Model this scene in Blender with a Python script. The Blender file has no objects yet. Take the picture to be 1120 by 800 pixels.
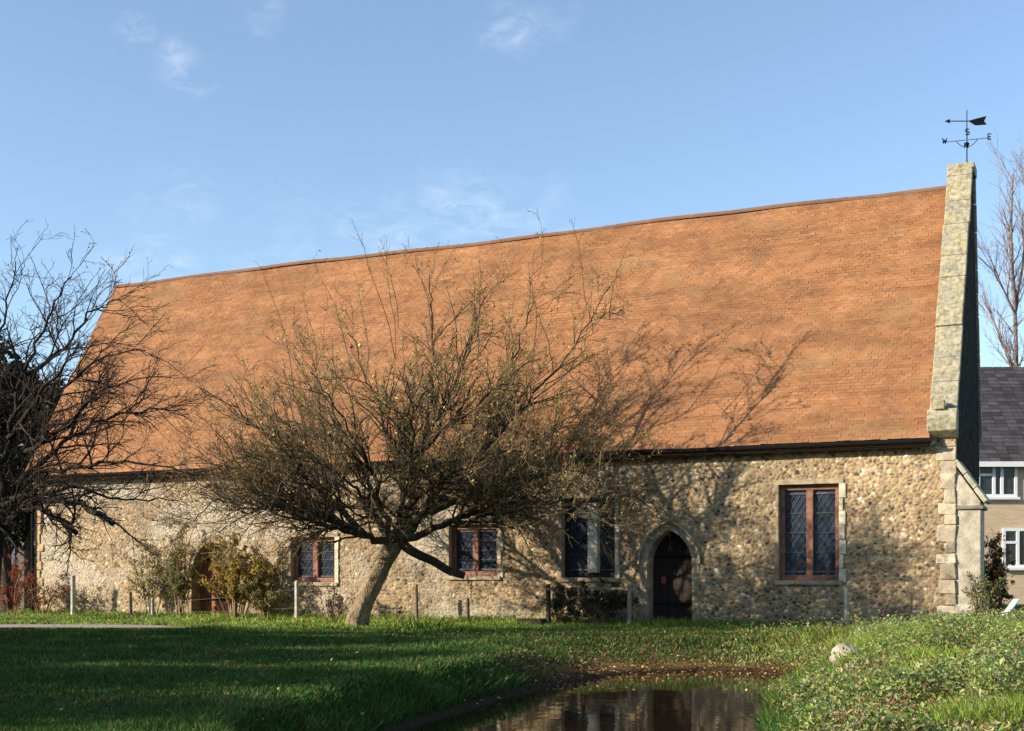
import bpy, math, random
import numpy as np
from mathutils import Vector

# ------------------------------------------------------------------ basics
SC = bpy.context.scene
COL = SC.collection
F = 1420.0                      # focal length in photo pixels (photo 1120 wide)
PSI = math.radians(24.8)
CV = np.array([-math.sin(PSI), math.cos(PSI)])   # view axis on the ground
RV = np.array([math.cos(PSI), math.sin(PSI)])    # to the right on the ground
HC = 1.2                        # camera height
YW = 28.43                      # plane of the chapel's front wall
TRAVEL = np.array([0.743, 0.669])                # sunlight travels this way on the ground
SUN_EL = math.radians(20)


def sd(s, d, z=0.0):            # right / forward metres -> world
    p = s * RV + d * CV
    return np.array([p[0], p[1], z])


def px(x, y, D):                # survey note: where a sight line at depth D meets the world
    u = (x - 560) / F
    return sd(u * D, D, HC + (627 - y) / F * D)


def onwall(x, y, yp=YW):
    u = (x - 560) / F
    D = yp / (CV[1] + u * RV[1])
    return px(x, y, D)


def ss(a, b, x):
    t = np.clip((np.asarray(x, float) - a) / (b - a), 0, 1)
    return t * t * (3 - 2 * t)


def tag(o, label, cat, group=None):
    o['label'] = label
    o['category'] = cat
    if group:
        o['group'] = group
    return o


def thing(name, loc, label, cat, group=None):
    o = bpy.data.objects.new(name, None)
    COL.objects.link(o)
    o.location = [float(c) for c in loc]
    o.empty_display_size = 0.2
    return tag(o, label, cat, group)


def origin_of(o):
    p = np.zeros(3)
    while o is not None:
        p += np.array(o.location)
        o = o.parent
    return p


def mesh(name, V, Fc, mat, parent=None, loc=None, cols=None, fcols=None, smooth=False):
    """V (n,3) world coordinates, Fc list of index lists or (m,k) array."""
    V = np.asarray(V, np.float64)
    off = origin_of(parent) if parent is not None else (np.asarray(loc, float) if loc is not None else np.zeros(3))
    me = bpy.data.meshes.new(name)
    if isinstance(Fc, np.ndarray):
        n, k = Fc.shape
        flat = Fc.ravel().astype(np.int32)
        starts = (np.arange(n) * k).astype(np.int32)
        tot = np.full(n, k, np.int32)
    else:
        n = len(Fc)
        tot = np.array([len(f) for f in Fc], np.int32)
        flat = np.concatenate([np.asarray(f, np.int32) for f in Fc]) if n else np.zeros(0, np.int32)
        starts = np.concatenate([[0], np.cumsum(tot)[:-1]]).astype(np.int32)
    me.vertices.add(len(V))
    me.vertices.foreach_set('co', (V - off).astype(np.float32).ravel())
    me.loops.add(len(flat))
    me.loops.foreach_set('vertex_index', flat)
    me.polygons.add(n)
    me.polygons.foreach_set('loop_start', starts)
    me.polygons.foreach_set('use_smooth', np.full(n, bool(smooth)))
    me.update(calc_edges=True)
    if fcols is not None:           # one colour per face -> per corner
        cols_c = np.repeat(np.asarray(fcols, np.float32), tot, axis=0)
        at = me.color_attributes.new('tint', 'FLOAT_COLOR', 'CORNER')
        at.data.foreach_set('color', np.hstack([cols_c, np.ones((len(cols_c), 1), np.float32)]).astype(np.float32).ravel())
    if cols is not None:
        c = np.asarray(cols, np.float32)
        at = me.color_attributes.new('tint', 'FLOAT_COLOR', 'POINT')
        at.data.foreach_set('color', np.hstack([c, np.ones((len(c), 1), np.float32)]).ravel())
    me.validate()
    if mat is not None:
        me.materials.append(mat)
    o = bpy.data.objects.new(name, me)
    COL.objects.link(o)
    if parent is not None:
        o.parent = parent
    elif loc is not None:
        o.location = [float(c) for c in loc]
    return o


class Geo:
    """collects shapes for one mesh"""

    def __init__(self):
        self.V, self.F, self.C, self.n = [], [], [], 0

    def add(self, V, Fc, col=None):
        V = np.asarray(V, float)
        self.V.append(V)
        for f in Fc:
            self.F.append([i + self.n for i in f])
            self.C.append(col if col is not None else (1, 1, 1))
        self.n += len(V)

    def box(self, a, b, col=None, jit=0.0, rng=None):
        x0, y0, z0 = a
        x1, y1, z1 = b
        V = np.array([[x0, y0, z0], [x1, y0, z0], [x1, y1, z0], [x0, y1, z0],
                      [x0, y0, z1], [x1, y0, z1], [x1, y1, z1], [x0, y1, z1]], float)
        if jit:
            V += rng.uniform(-jit, jit, V.shape)
        self.add(V, BOXF, col)

    def obox(self, c, ax, ay, az, col=None):
        """box from centre and three half-axis vectors"""
        c, ax, ay, az = [np.asarray(q, float) for q in (c, ax, ay, az)]
        V = [c - ax - ay - az, c + ax - ay - az, c + ax + ay - az, c - ax + ay - az,
             c - ax - ay + az, c + ax - ay + az, c + ax + ay + az, c - ax + ay + az]
        self.add(V, BOXF, col)

    def bar(self, p, q, w, h=None, col=None, up=(0, 0, 1)):
        p, q = np.asarray(p, float), np.asarray(q, float)
        h = w if h is None else h
        t = q - p
        L = np.linalg.norm(t)
        t = t / L
        s = np.cross(t, up)
        if np.linalg.norm(s) < 1e-4:
            s = np.cross(t, (1, 0, 0))
        s /= np.linalg.norm(s)
        n = np.cross(s, t)
        self.obox((p + q) / 2, t * L / 2, s * w / 2, n * h / 2, col)

    def tube(self, pts, rad, k=8, col=None, cap=True):
        V, Fq = tube_arrays(pts, rad, k)
        Fc = [list(f) for f in Fq]
        if cap:
            m = len(pts)
            Fc.append(list(range(k))[::-1])
            Fc.append([(m - 1) * k + i for i in range(k)])
        self.add(V, Fc, col)

    def prism(self, poly, d0, d1, col=None):
        """poly (n,3) closed outline, moved by d0 and d1 vectors"""
        poly = np.asarray(poly, float)
        n = len(poly)
        V = np.vstack([poly + np.asarray(d0), poly + np.asarray(d1)])
        Fc = [list(range(n))[::-1], [n + i for i in range(n)]]
        Fc += [[i, (i + 1) % n, n + (i + 1) % n, n + i] for i in range(n)]
        self.add(V, Fc, col)

    def build(self, name, mat, parent=None, loc=None, smooth=False, bevel=0.0):
        o = mesh(name, np.vstack(self.V), self.F, mat, parent, loc, fcols=self.C, smooth=smooth)
        if bevel:
            m = o.modifiers.new('edge', 'BEVEL')
            m.width = bevel
            m.segments = 2
            m.limit_method = 'ANGLE'
        return o


BOXF = [[0, 3, 2, 1], [4, 5, 6, 7], [0, 1, 5, 4], [1, 2, 6, 5], [2, 3, 7, 6], [3, 0, 4, 7]]


def tube_arrays(pts, rad, k):
    pts = np.asarray(pts, float)
    m = len(pts)
    rad = np.broadcast_to(np.asarray(rad, float), (m,))
    T = np.empty_like(pts)
    T[1:-1] = pts[2:] - pts[:-2]
    T[0] = pts[1] - pts[0]
    T[-1] = pts[-1] - pts[-2]
    T /= np.linalg.norm(T, axis=1)[:, None] + 1e-9
    ref = np.array([0.31, 0.2, 0.93]) if abs(T[0, 2]) < 0.9 else np.array([1.0, 0.1, 0])
    A = np.cross(T, ref)
    A /= np.linalg.norm(A, axis=1)[:, None] + 1e-9
    B = np.cross(T, A)
    a = np.arange(k) * 2 * math.pi / k
    V = pts[:, None, :] + rad[:, None, None] * (np.cos(a)[None, :, None] * A[:, None, :] + np.sin(a)[None, :, None] * B[:, None, :])
    i = np.arange(m - 1)[:, None] * k
    j = np.arange(k)[None, :]
    j2 = (j + 1) % k
    Fq = np.stack([i + j, i + j2, i + k + j2, i + k + j], -1).reshape(-1, 4)
    return V.reshape(-1, 3), Fq


def tubes_mesh(name, lines, mat, parent, ksides, colf, rng, smooth=True):
    """lines: list of (pts, radii, base colour)"""
    Vs, Fs, Cs, n = [], [], [], 0
    for pts, rad in lines:
        k = ksides(rad[0])
        V, Fq = tube_arrays(pts, rad, k)
        Vs.append(V)
        Fs.append(Fq + n)
        c = colf(rad[0], rng)
        Cs.append(np.tile(np.asarray(c, np.float32), (len(V), 1)))
        n += len(V)
    return mesh(name, np.vstack(Vs), np.vstack(Fs), mat, parent, cols=np.vstack(Cs), smooth=smooth)


# ------------------------------------------------------------------ materials
def new_mat(name):
    m = bpy.data.materials.new(name)
    m.use_nodes = True
    nt = m.node_tree
    nt.nodes.clear()
    out = nt.nodes.new('ShaderNodeOutputMaterial')
    b = nt.nodes.new('ShaderNodeBsdfPrincipled')
    nt.links.new(b.outputs[0], out.inputs[0])
    return m, nt, b


def nd(nt, typ, **kw):
    n = nt.nodes.new(typ)
    for k, v in kw.items():
        if k.startswith('i_'):
            key = k[2:]
            key = int(key) if key.isdigit() else key.replace('_', ' ')
            n.inputs[key].default_value = v
        else:
            setattr(n, k, v)
    return n


def ramp(nt, fac, stops):
    r = nt.nodes.new('ShaderNodeValToRGB')
    el = r.color_ramp.elements
    while len(el) < len(stops):
        el.new(0.5)
    for e, (p, c) in zip(el, stops):
        e.position = p
        e.color = (*c, 1) if len(c) == 3 else c
    nt.links.new(fac, r.inputs[0])
    return r


def mat_tint(name, base=(1, 1, 1), rough=0.8, noise=0.25, nscale=6.0, bump=0.0, bscale=40.0, spec=0.3, trans=0.0, use_tint=True, bdist=0.02):
    """colour attribute x procedural variation, optional bump"""
    m, nt, b = new_mat(name)
    co = nd(nt, 'ShaderNodeNewGeometry')
    tx = nd(nt, 'ShaderNodeTexNoise', i_Scale=nscale, i_Detail=6.0, i_Roughness=0.6)
    nt.links.new(co.outputs['Position'], tx.inputs['Vector'])
    mr = nd(nt, 'ShaderNodeMapRange')
    mr.inputs[1].default_value = 0.3
    mr.inputs[2].default_value = 0.7
    mr.inputs[3].default_value = 1 - noise
    mr.inputs[4].default_value = 1 + noise
    nt.links.new(tx.outputs[0], mr.inputs[0])
    mul = nd(nt, 'ShaderNodeMix', data_type='RGBA', blend_type='MULTIPLY')
    mul.inputs[0].default_value = 1.0
    if use_tint:
        at = nd(nt, 'ShaderNodeAttribute', attribute_name='tint')
        m0 = nd(nt, 'ShaderNodeMix', data_type='RGBA', blend_type='MULTIPLY')
        m0.inputs[0].default_value = 1.0
        m0.inputs[7].default_value = (*base, 1)
        nt.links.new(at.outputs['Color'], m0.inputs[6])
        nt.links.new(m0.outputs[2], mul.inputs[6])
    else:
        mul.inputs[6].default_value = (*base, 1)
    nt.links.new(mr.outputs[0], mul.inputs[7])
    nt.links.new(mul.outputs[2], b.inputs['Base Color'])
    b.inputs['Roughness'].default_value = rough
    b.inputs['Specular IOR Level'].default_value = spec
    if bump:
        t2 = nd(nt, 'ShaderNodeTexNoise', i_Scale=bscale, i_Detail=4.0)
        nt.links.new(co.outputs['Position'], t2.inputs['Vector'])
        bp = nd(nt, 'ShaderNodeBump', i_Strength=bump, i_Distance=bdist)
        nt.links.new(t2.outputs[0], bp.inputs['Height'])
        nt.links.new(bp.outputs[0], b.inputs['Normal'])
    if trans:
        tr = nd(nt, 'ShaderNodeBsdfTranslucent')
        nt.links.new(mul.outputs[2], tr.inputs[0])
        mx = nd(nt, 'ShaderNodeMixShader')
        mx.inputs[0].default_value = trans
        nt.links.new(b.outputs[0], mx.inputs[1])
        nt.links.new(tr.outputs[0], mx.inputs[2])
        nt.links.new(mx.outputs[0], nt.nodes['Material Output'].inputs[0])
    return m


M = {}
M['flint'] = mat_tint('flint_rubble', rough=0.75, noise=0.22, nscale=25, bump=0.5, bscale=60, spec=0.35)
M['tile'] = mat_tint('clay_tile', rough=0.85, noise=0.16, nscale=1.3, bump=0.3, bscale=70, spec=0.2)
M['stone'] = mat_tint('dressed_limestone', rough=0.9, noise=0.38, nscale=5, bump=0.7, bscale=32, spec=0.2)
M['lichen'] = None
M['timber'] = mat_tint('red_brown_timber', (0.23, 0.108, 0.07), rough=0.75, noise=0.4, nscale=9, bump=0.2, use_tint=False)
M['darkwood'] = mat_tint('dark_oak', (0.024, 0.014, 0.010), rough=0.7, noise=0.35, nscale=10, bump=0.3, use_tint=False)
M['orangewood'] = mat_tint('orange_oak', (0.26, 0.105, 0.045), rough=0.7, noise=0.3, nscale=8, bump=0.3, use_tint=False)
M['iron'] = mat_tint('black_iron', (0.011, 0.011, 0.012), rough=0.85, noise=0.2, use_tint=False, spec=0.1)
M['lead'] = mat_tint('lead', (0.10, 0.105, 0.11), rough=0.9, noise=0.2, use_tint=False, spec=0.05)
M['bark'] = mat_tint('apple_bark', rough=0.9, noise=0.4, nscale=7, bump=0.9, bscale=30, spec=0.15, bdist=0.04)
nt_ = M['bark'].node_tree
vo_ = nd(nt_, 'ShaderNodeTexVoronoi', i_Scale=16.0, feature='DISTANCE_TO_EDGE')
mp_ = nd(nt_, 'ShaderNodeMapping')
mp_.inputs['Scale'].default_value = (1, 1, .3)
nt_.links.new(nd(nt_, 'ShaderNodeNewGeometry').outputs['Position'], mp_.inputs[0])
nt_.links.new(mp_.outputs[0], vo_.inputs['Vector'])
bp2_ = nd(nt_, 'ShaderNodeBump', i_Strength=1.0, i_Distance=.06)
cl_ = nd(nt_, 'ShaderNodeMath', operation='MINIMUM')
cl_.inputs[1].default_value = .18
nt_.links.new(vo_.outputs['Distance'], cl_.inputs[0])
nt_.links.new(cl_.outputs[0], bp2_.inputs['Height'])
for n_ in nt_.nodes:
    if n_.type == 'BSDF_PRINCIPLED':
        old_ = n_.inputs['Normal'].links[0].from_node
        nt_.links.new(old_.outputs[0], bp2_.inputs['Normal'])
        nt_.links.new(bp2_.outputs[0], n_.inputs['Normal'])
M['twig'] = mat_tint('twig_bark', rough=0.85, noise=0.3, nscale=5, spec=0.15)
M['leaf'] = mat_tint('leaf', rough=0.55, noise=0.25, nscale=3, spec=0.3, trans=0.25)
M['grass'] = mat_tint('grass_blade', rough=0.6, noise=0.3, nscale=0.9, spec=0.2, trans=0.25)
M['litter'] = mat_tint('dead_leaf', rough=0.8, noise=0.3, nscale=4, spec=0.15)
M['post'] = mat_tint('weathered_post', rough=0.85, noise=0.35, nscale=12, bump=0.5, bscale=50)
M['white'] = mat_tint('white_paint', (0.8, 0.8, 0.78), rough=0.5, noise=0.06, use_tint=False)
M['slate'] = mat_tint('slate', rough=0.6, noise=0.25, nscale=3, bump=0.3, bscale=30)
M['wire'] = mat_tint('wire', (0.2, 0.19, 0.18), rough=0.5, use_tint=False)
M['rock'] = mat_tint('pale_rock', (0.40, 0.34, 0.26), rough=0.9, noise=0.5, nscale=6, bump=0.8, bscale=14, use_tint=False)
M['fruit'] = mat_tint('apple_skin', rough=0.35, noise=0.2, nscale=20, spec=0.5)


def glass_mat(name, col, rough):
    m, nt, b = new_mat(name)
    co = nd(nt, 'ShaderNodeNewGeometry')
    v = nd(nt, 'ShaderNodeTexVoronoi', i_Scale=9.0)
    nt.links.new(co.outputs['Position'], v.inputs['Vector'])
    mx = nd(nt, 'ShaderNodeMix', data_type='RGBA')
    mx.inputs[6].default_value = (*[c * 0.5 for c in col], 1)
    mx.inputs[7].default_value = (*[c * 1.5 for c in col], 1)
    nt.links.new(v.outputs['Color'], mx.inputs[0])
    nt.links.new(mx.outputs[2], b.inputs['Base Color'])
    b.inputs['Roughness'].default_value = rough
    b.inputs['Specular IOR Level'].default_value = 0.35
    return m


M['glass'] = glass_mat('old_window_glass', (0.03, 0.042, 0.064), 0.16)
M['glass2'] = glass_mat('house_window_glass', (0.03, 0.035, 0.04), 0.08)


def lichen_mat():
    m, nt, b = new_mat('lichen_stone')
    co = nd(nt, 'ShaderNodeNewGeometry')
    n1 = nd(nt, 'ShaderNodeTexNoise', i_Scale=2.6, i_Detail=7.0, i_Roughness=0.65)
    n2 = nd(nt, 'ShaderNodeTexNoise', i_Scale=9.0, i_Detail=5.0, i_Roughness=0.7)
    for n in (n1, n2):
        nt.links.new(co.outputs['Position'], n.inputs['Vector'])
    r1 = ramp(nt, n1.outputs[0], [(0.3, (0.30, 0.27, 0.21)), (0.5, (0.42, 0.37, 0.25)), (0.62, (0.46, 0.39, 0.22)), (0.75, (0.55, 0.52, 0.43))])
    r2 = ramp(nt, n2.outputs[0], [(0.35, (0.45, 0.43, 0.38)), (0.6, (1, 1, 1))])
    mul = nd(nt, 'ShaderNodeMix', data_type='RGBA', blend_type='MULTIPLY')
    mul.inputs[0].default_value = 1
    nt.links.new(r1.outputs[0], mul.inputs[6])
    nt.links.new(r2.outputs[0], mul.inputs[7])
    nt.links.new(mul.outputs[2], b.inputs['Base Color'])
    bp = nd(nt, 'ShaderNodeBump', i_Strength=0.7, i_Distance=0.03)
    nt.links.new(n2.outputs[0], bp.inputs['Height'])
    nt.links.new(bp.outputs[0], b.inputs['Normal'])
    b.inputs['Roughness'].default_value = 0.95
    return m


M['lichen'] = lichen_mat()


def rubble_mat(name='rubble_side', k=1.0):
    m, nt, b = new_mat(name)
    b.inputs['Specular IOR Level'].default_value = 0.05
    co = nd(nt, 'ShaderNodeNewGeometry')
    v = nd(nt, 'ShaderNodeTexVoronoi', i_Scale=7.0)
    nt.links.new(co.outputs['Position'], v.inputs['Vector'])
    sep = nd(nt, 'ShaderNodeSeparateColor')
    nt.links.new(v.outputs['Color'], sep.inputs[0])
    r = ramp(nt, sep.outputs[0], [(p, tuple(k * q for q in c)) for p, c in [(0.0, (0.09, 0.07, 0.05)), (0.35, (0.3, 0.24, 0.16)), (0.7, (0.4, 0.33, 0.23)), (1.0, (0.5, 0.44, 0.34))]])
    nt.links.new(r.outputs[0], b.inputs['Base Color'])
    bp = nd(nt, 'ShaderNodeBump', i_Strength=0.8, i_Distance=0.05, invert=True)
    nt.links.new(v.outputs['Distance'], bp.inputs['Height'])
    nt.links.new(bp.outputs[0], b.inputs['Normal'])
    b.inputs['Roughness'].default_value = 0.85
    return m


M['rubble'] = rubble_mat()
M['shadeflint'] = rubble_mat('shade_painted_flint', .06)  # gable's shade painted in: rubble colours scaled far down


def brick_mat(name, c1, c2, mort):
    m, nt, b = new_mat(name)
    tc = nd(nt, 'ShaderNodeNewGeometry')
    mp = nd(nt, 'ShaderNodeMapping')
    mp.inputs['Rotation'].default_value = (math.radians(90), 0, -PSI)
    mp.vector_type = 'TEXTURE'
    br = nd(nt, 'ShaderNodeTexBrick', i_Scale=1.0, i_Mortar_Size=0.006, i_Brick_Width=0.225, i_Row_Height=0.075)
    br.inputs['Color1'].default_value = (*c1, 1)
    br.inputs['Color2'].default_value = (*c2, 1)
    br.inputs['Mortar'].default_value = (*mort, 1)
    nt.links.new(tc.outputs['Position'], mp.inputs[0])
    nt.links.new(mp.outputs[0], br.inputs[0])
    nt.links.new(br.outputs[0], b.inputs['Base Color'])
    b.inputs['Roughness'].default_value = 0.9
    return m


M['buffbrick'] = brick_mat('buff_brick', (0.56, 0.39, 0.23), (0.64, 0.47, 0.29), (0.55, 0.48, 0.38))
M['redbrick'] = brick_mat('red_brick', (0.06, 0.03, 0.022), (0.085, 0.04, 0.028), (0.1, 0.085, 0.07))


def ground_mat():
    m, nt, b = new_mat('lawn_ground')
    co = nd(nt, 'ShaderNodeNewGeometry')
    at = nd(nt, 'ShaderNodeAttribute', attribute_name='tint')
    n1 = nd(nt, 'ShaderNodeTexNoise', i_Scale=0.7, i_Detail=8.0, i_Roughness=0.65)
    n2 = nd(nt, 'ShaderNodeTexNoise', i_Scale=14.0, i_Detail=6.0, i_Roughness=0.7)
    for n in (n1, n2):
        nt.links.new(co.outputs['Position'], n.inputs['Vector'])
    r1 = ramp(nt, n1.outputs[0], [(0.35, (0.8, 0.9, 0.75)), (0.65, (1.3, 1.1, 1.1))])
    r2 = ramp(nt, n2.outputs[0], [(0.3, (0.55, 0.55, 0.55)), (0.7, (1.4, 1.4, 1.3))])
    m1 = nd(nt, 'ShaderNodeMix', data_type='RGBA', blend_type='MULTIPLY')
    m2 = nd(nt, 'ShaderNodeMix', data_type='RGBA', blend_type='MULTIPLY')
    m1.inputs[0].default_value = m2.inputs[0].default_value = 1
    nt.links.new(at.outputs['Color'], m1.inputs[6])
    nt.links.new(r1.outputs[0], m1.inputs[7])
    nt.links.new(m1.outputs[2], m2.inputs[6])
    nt.links.new(r2.outputs[0], m2.inputs[7])
    nt.links.new(m2.outputs[2], b.inputs['Base Color'])
    bp = nd(nt, 'ShaderNodeBump', i_Strength=1.0, i_Distance=0.06)
    nt.links.new(n2.outputs[0], bp.inputs['Height'])
    nt.links.new(bp.outputs[0], b.inputs['Normal'])
    b.inputs['Roughness'].default_value = 0.95
    b.inputs['Specular IOR Level'].default_value = 0.1
    return m


M['ground'] = ground_mat()


def water_mat():
    m, nt, b = new_mat('pond_water')
    b.inputs['Base Color'].default_value = (0.021, 0.0125, 0.006, 1)
    b.inputs['Roughness'].default_value = 0.03
    b.inputs['IOR'].default_value = 1.33
    b.inputs['Specular IOR Level'].default_value = 0.5
    co = nd(nt, 'ShaderNodeNewGeometry')
    n = nd(nt, 'ShaderNodeTexNoise', i_Scale=3.0, i_Detail=3.0)
    nt.links.new(co.outputs['Position'], n.inputs['Vector'])
    bp = nd(nt, 'ShaderNodeBump', i_Strength=0.05, i_Distance=0.05)
    nt.links.new(n.outputs[0], bp.inputs['Height'])
    nt.links.new(bp.outputs[0], b.inputs['Normal'])
    return m


M['water'] = water_mat()


def path_mat():
    m, nt, b = new_mat('path_gravel')
    co = nd(nt, 'ShaderNodeNewGeometry')
    n = nd(nt, 'ShaderNodeTexNoise', i_Scale=30.0, i_Detail=6.0, i_Roughness=0.7)
    nt.links.new(co.outputs['Position'], n.inputs['Vector'])
    r = ramp(nt, n.outputs[0], [(0.3, (0.25, 0.19, 0.16)), (0.7, (0.40, 0.32, 0.27))])
    nt.links.new(r.outputs[0], b.inputs['Base Color'])
    b.inputs['Roughness'].default_value = 0.95
    return m


M['path'] = path_mat()

# ------------------------------------------------------------------ world, sun, camera
world = bpy.data.worlds.new('World')
SC.world = world
world.use_nodes = True
wt = world.node_tree
wt.nodes.clear()
wo = wt.nodes.new('ShaderNodeOutputWorld')
bg = wt.nodes.new('ShaderNodeBackground')
sky = wt.nodes.new('ShaderNodeTexSky')
sky.sky_type = 'NISHITA'
sky.sun_disc = False
sky.sun_elevation = SUN_EL
sky.sun_rotation = math.atan2(-TRAVEL[0], -TRAVEL[1])
sky.air_density = 1.0
sky.dust_density = 0.35
sky.ozone_density = 2.6
bg.inputs[1].default_value = 0.14
tc = wt.nodes.new('ShaderNodeTexCoord')
# thin wisps of cloud, each a soft patch of the sky with a streaky texture
wmap = nd(wt, 'ShaderNodeMapping')
wmap.inputs['Rotation'].default_value = (0.25, 0.0, PSI)
wmap.inputs['Scale'].default_value = (1.0, 1.0, 2.4)
wt.links.new(tc.outputs['Generated'], wmap.inputs[0])
wn = nd(wt, 'ShaderNodeTexNoise', i_Scale=34.0, i_Detail=7.0, i_Roughness=0.62, i_Distortion=0.8)
wt.links.new(wmap.outputs[0], wn.inputs['Vector'])
wd = nd(wt, 'ShaderNodeTexNoise', i_Scale=16.0, i_Detail=4.0)
wt.links.new(tc.outputs['Generated'], wd.inputs['Vector'])
wsub = nd(wt, 'ShaderNodeVectorMath', operation='SUBTRACT')
wsub.inputs[1].default_value = (.5, .5, .5)
wt.links.new(wd.outputs['Color'], wsub.inputs[0])
wsc = nd(wt, 'ShaderNodeVectorMath', operation='SCALE')
wsc.inputs['Scale'].default_value = 0.09
wt.links.new(wsub.outputs[0], wsc.inputs[0])
wadd = nd(wt, 'ShaderNodeVectorMath', operation='ADD')
wt.links.new(tc.outputs['Generated'], wadd.inputs[0])
wt.links.new(wsc.outputs[0], wadd.inputs[1])
acc = None
for (wx, wy, rad, amt) in [(140, 44, 0.020, 0.5), (207, 74, 0.030, 0.28), (566, 27, 0.034, 0.30), (295, 20, 0.03, 0.18), (510, 240, 0.06, 0.38), (420, 262, 0.06, 0.2),
                           (600, 250, 0.05, 0.25), (300, 280, 0.07, 0.15), (160, 296, 0.05, 0.25), (180, 215, 0.04, 0.15)]:
    dv = px(wx, wy, 100.0) - np.array([0, 0, HC])
    dv = dv / np.linalg.norm(dv)
    dist = nd(wt, 'ShaderNodeVectorMath', operation='DISTANCE')
    dist.inputs[1].default_value = dv
    wt.links.new(wadd.outputs[0], dist.inputs[0])
    mr = nd(wt, 'ShaderNodeMapRange', interpolation_type='SMOOTHSTEP')
    mr.inputs[1].default_value = 0.0
    mr.inputs[2].default_value = rad
    mr.inputs[3].default_value = amt
    mr.inputs[4].default_value = 0.0
    wt.links.new(dist.outputs['Value'], mr.inputs[0])
    if acc is None:
        acc = mr
    else:
        mx = nd(wt, 'ShaderNodeMath', operation='MAXIMUM')
        wt.links.new(acc.outputs[0], mx.inputs[0])
        wt.links.new(mr.outputs[0], mx.inputs[1])
        acc = mx
wr = nd(wt, 'ShaderNodeMapRange')
wr.inputs[1].default_value = 0.40
wr.inputs[2].default_value = 0.75
wt.links.new(wn.outputs[0], wr.inputs[0])
wm = nd(wt, 'ShaderNodeMath', operation='MULTIPLY')
wt.links.new(wr.outputs[0], wm.inputs[0])
wt.links.new(acc.outputs[0], wm.inputs[1])
wmix = nd(wt, 'ShaderNodeMix', data_type='RGBA')
wv_ = nd(wt, 'ShaderNodeMath', operation='ADD')       # thin even veil of high cloud
wv_.inputs[1].default_value = 0.04
wt.links.new(wm.outputs[0], wv_.inputs[0])
wt.links.new(wv_.outputs[0], wmix.inputs[0])
wt.links.new(sky.outputs[0], wmix.inputs[6])
wmix.inputs[7].default_value = (5.4, 5.5, 5.8, 1)
wt.links.new(wmix.outputs[2], bg.inputs[0])
wt.links.new(bg.outputs[0], wo.inputs[0])

sl = bpy.data.lights.new('sun', 'SUN')
sl.energy = 4.9
sl.angle = math.radians(0.5)
sl.color = (1.0, 0.9, 0.75)
so = bpy.data.objects.new('sun', sl)
COL.objects.link(so)
tv = Vector((TRAVEL[0] * math.cos(SUN_EL), TRAVEL[1] * math.cos(SUN_EL), -math.sin(SUN_EL)))
so.rotation_euler = tv.to_track_quat('-Z', 'Y').to_euler()
so.location = (-20, -20, 30)

cam = bpy.data.cameras.new('camera')
cam.sensor_width = 36
cam.lens = F / 1120 * 36
cam.shift_y = 227 / 1120
cam.clip_end = 5000
cam.clip_start = 0.1
co_ = bpy.data.objects.new('camera', cam)
COL.objects.link(co_)
co_.location = (0, 0, HC)
co_.rotation_euler = (math.radians(90), 0, PSI)
SC.camera = co_
SC.view_settings.view_transform = 'Standard'
SC.view_settings.look = 'None'
SC.view_settings.exposure = 0.76
SC.view_settings.gamma = 1.0
SC.view_settings.use_curve_mapping = False

# ------------------------------------------------------------------ ground
POND = np.array([(-1.15, 13.5), (-.1, 17), (.8, 19.3), (1.9, 21.2), (3.2, 21.8), (4.3, 21.2), (4.5, 19.8), (3.4, 17), (2.5, 13.5), (1.9, 9.5), (.6, 7.6),
                 (-.9, 7.9), (-1.7, 10.3)])
ZW = -0.45


def pond_sdf(s, d):
    """negative inside the pond"""
    s = np.asarray(s, float)
    d = np.asarray(d, float)
    best = np.full(s.shape, 1e9)
    inside = np.zeros(s.shape, bool)
    n = len(POND)
    for i in range(n):
        a, b = POND[i], POND[(i + 1) % n]
        e = b - a
        t = np.clip(((s - a[0]) * e[0] + (d - a[1]) * e[1]) / (e @ e), 0, 1)
        best = np.minimum(best, np.hypot(s - a[0] - t * e[0], d - a[1] - t * e[1]))
        c = ((a[1] > d) != (b[1] > d)) & (s < (b[0] - a[0]) * (d - a[1]) / (b[1] - a[1] + 1e-12) + a[0])
        inside ^= c
    return np.where(inside, -best, best)


def vnoise(x, y, seed=0):
    """smooth value noise"""
    xi, yi = np.floor(x).astype(np.int64), np.floor(y).astype(np.int64)
    fx, fy = x - xi, y - yi
    fx = fx * fx * (3 - 2 * fx)
    fy = fy * fy * (3 - 2 * fy)

    def h(a, b):
        n = (a * 374761393 + b * 668265263 + seed * 144665) & 0xffffffff
        n = ((n ^ (n >> 13)) * 1274126177) & 0xffffffff
        return ((n ^ (n >> 16)) & 0xffff) / 65535.0
    return (h(xi, yi) * (1 - fx) + h(xi + 1, yi) * fx) * (1 - fy) + (h(xi, yi + 1) * (1 - fx) + h(xi + 1, yi + 1) * fx) * fy


def fbm(x, y, seed=0, oct=4):
    a, t = 0.5, 0
    for i in range(oct):
        t = t + a * vnoise(x, y, seed + i)
        x, y, a = x * 2.03 + 7, y * 2.03 + 3, a * 0.5
    return t / (1 - 0.5 ** oct)


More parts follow.
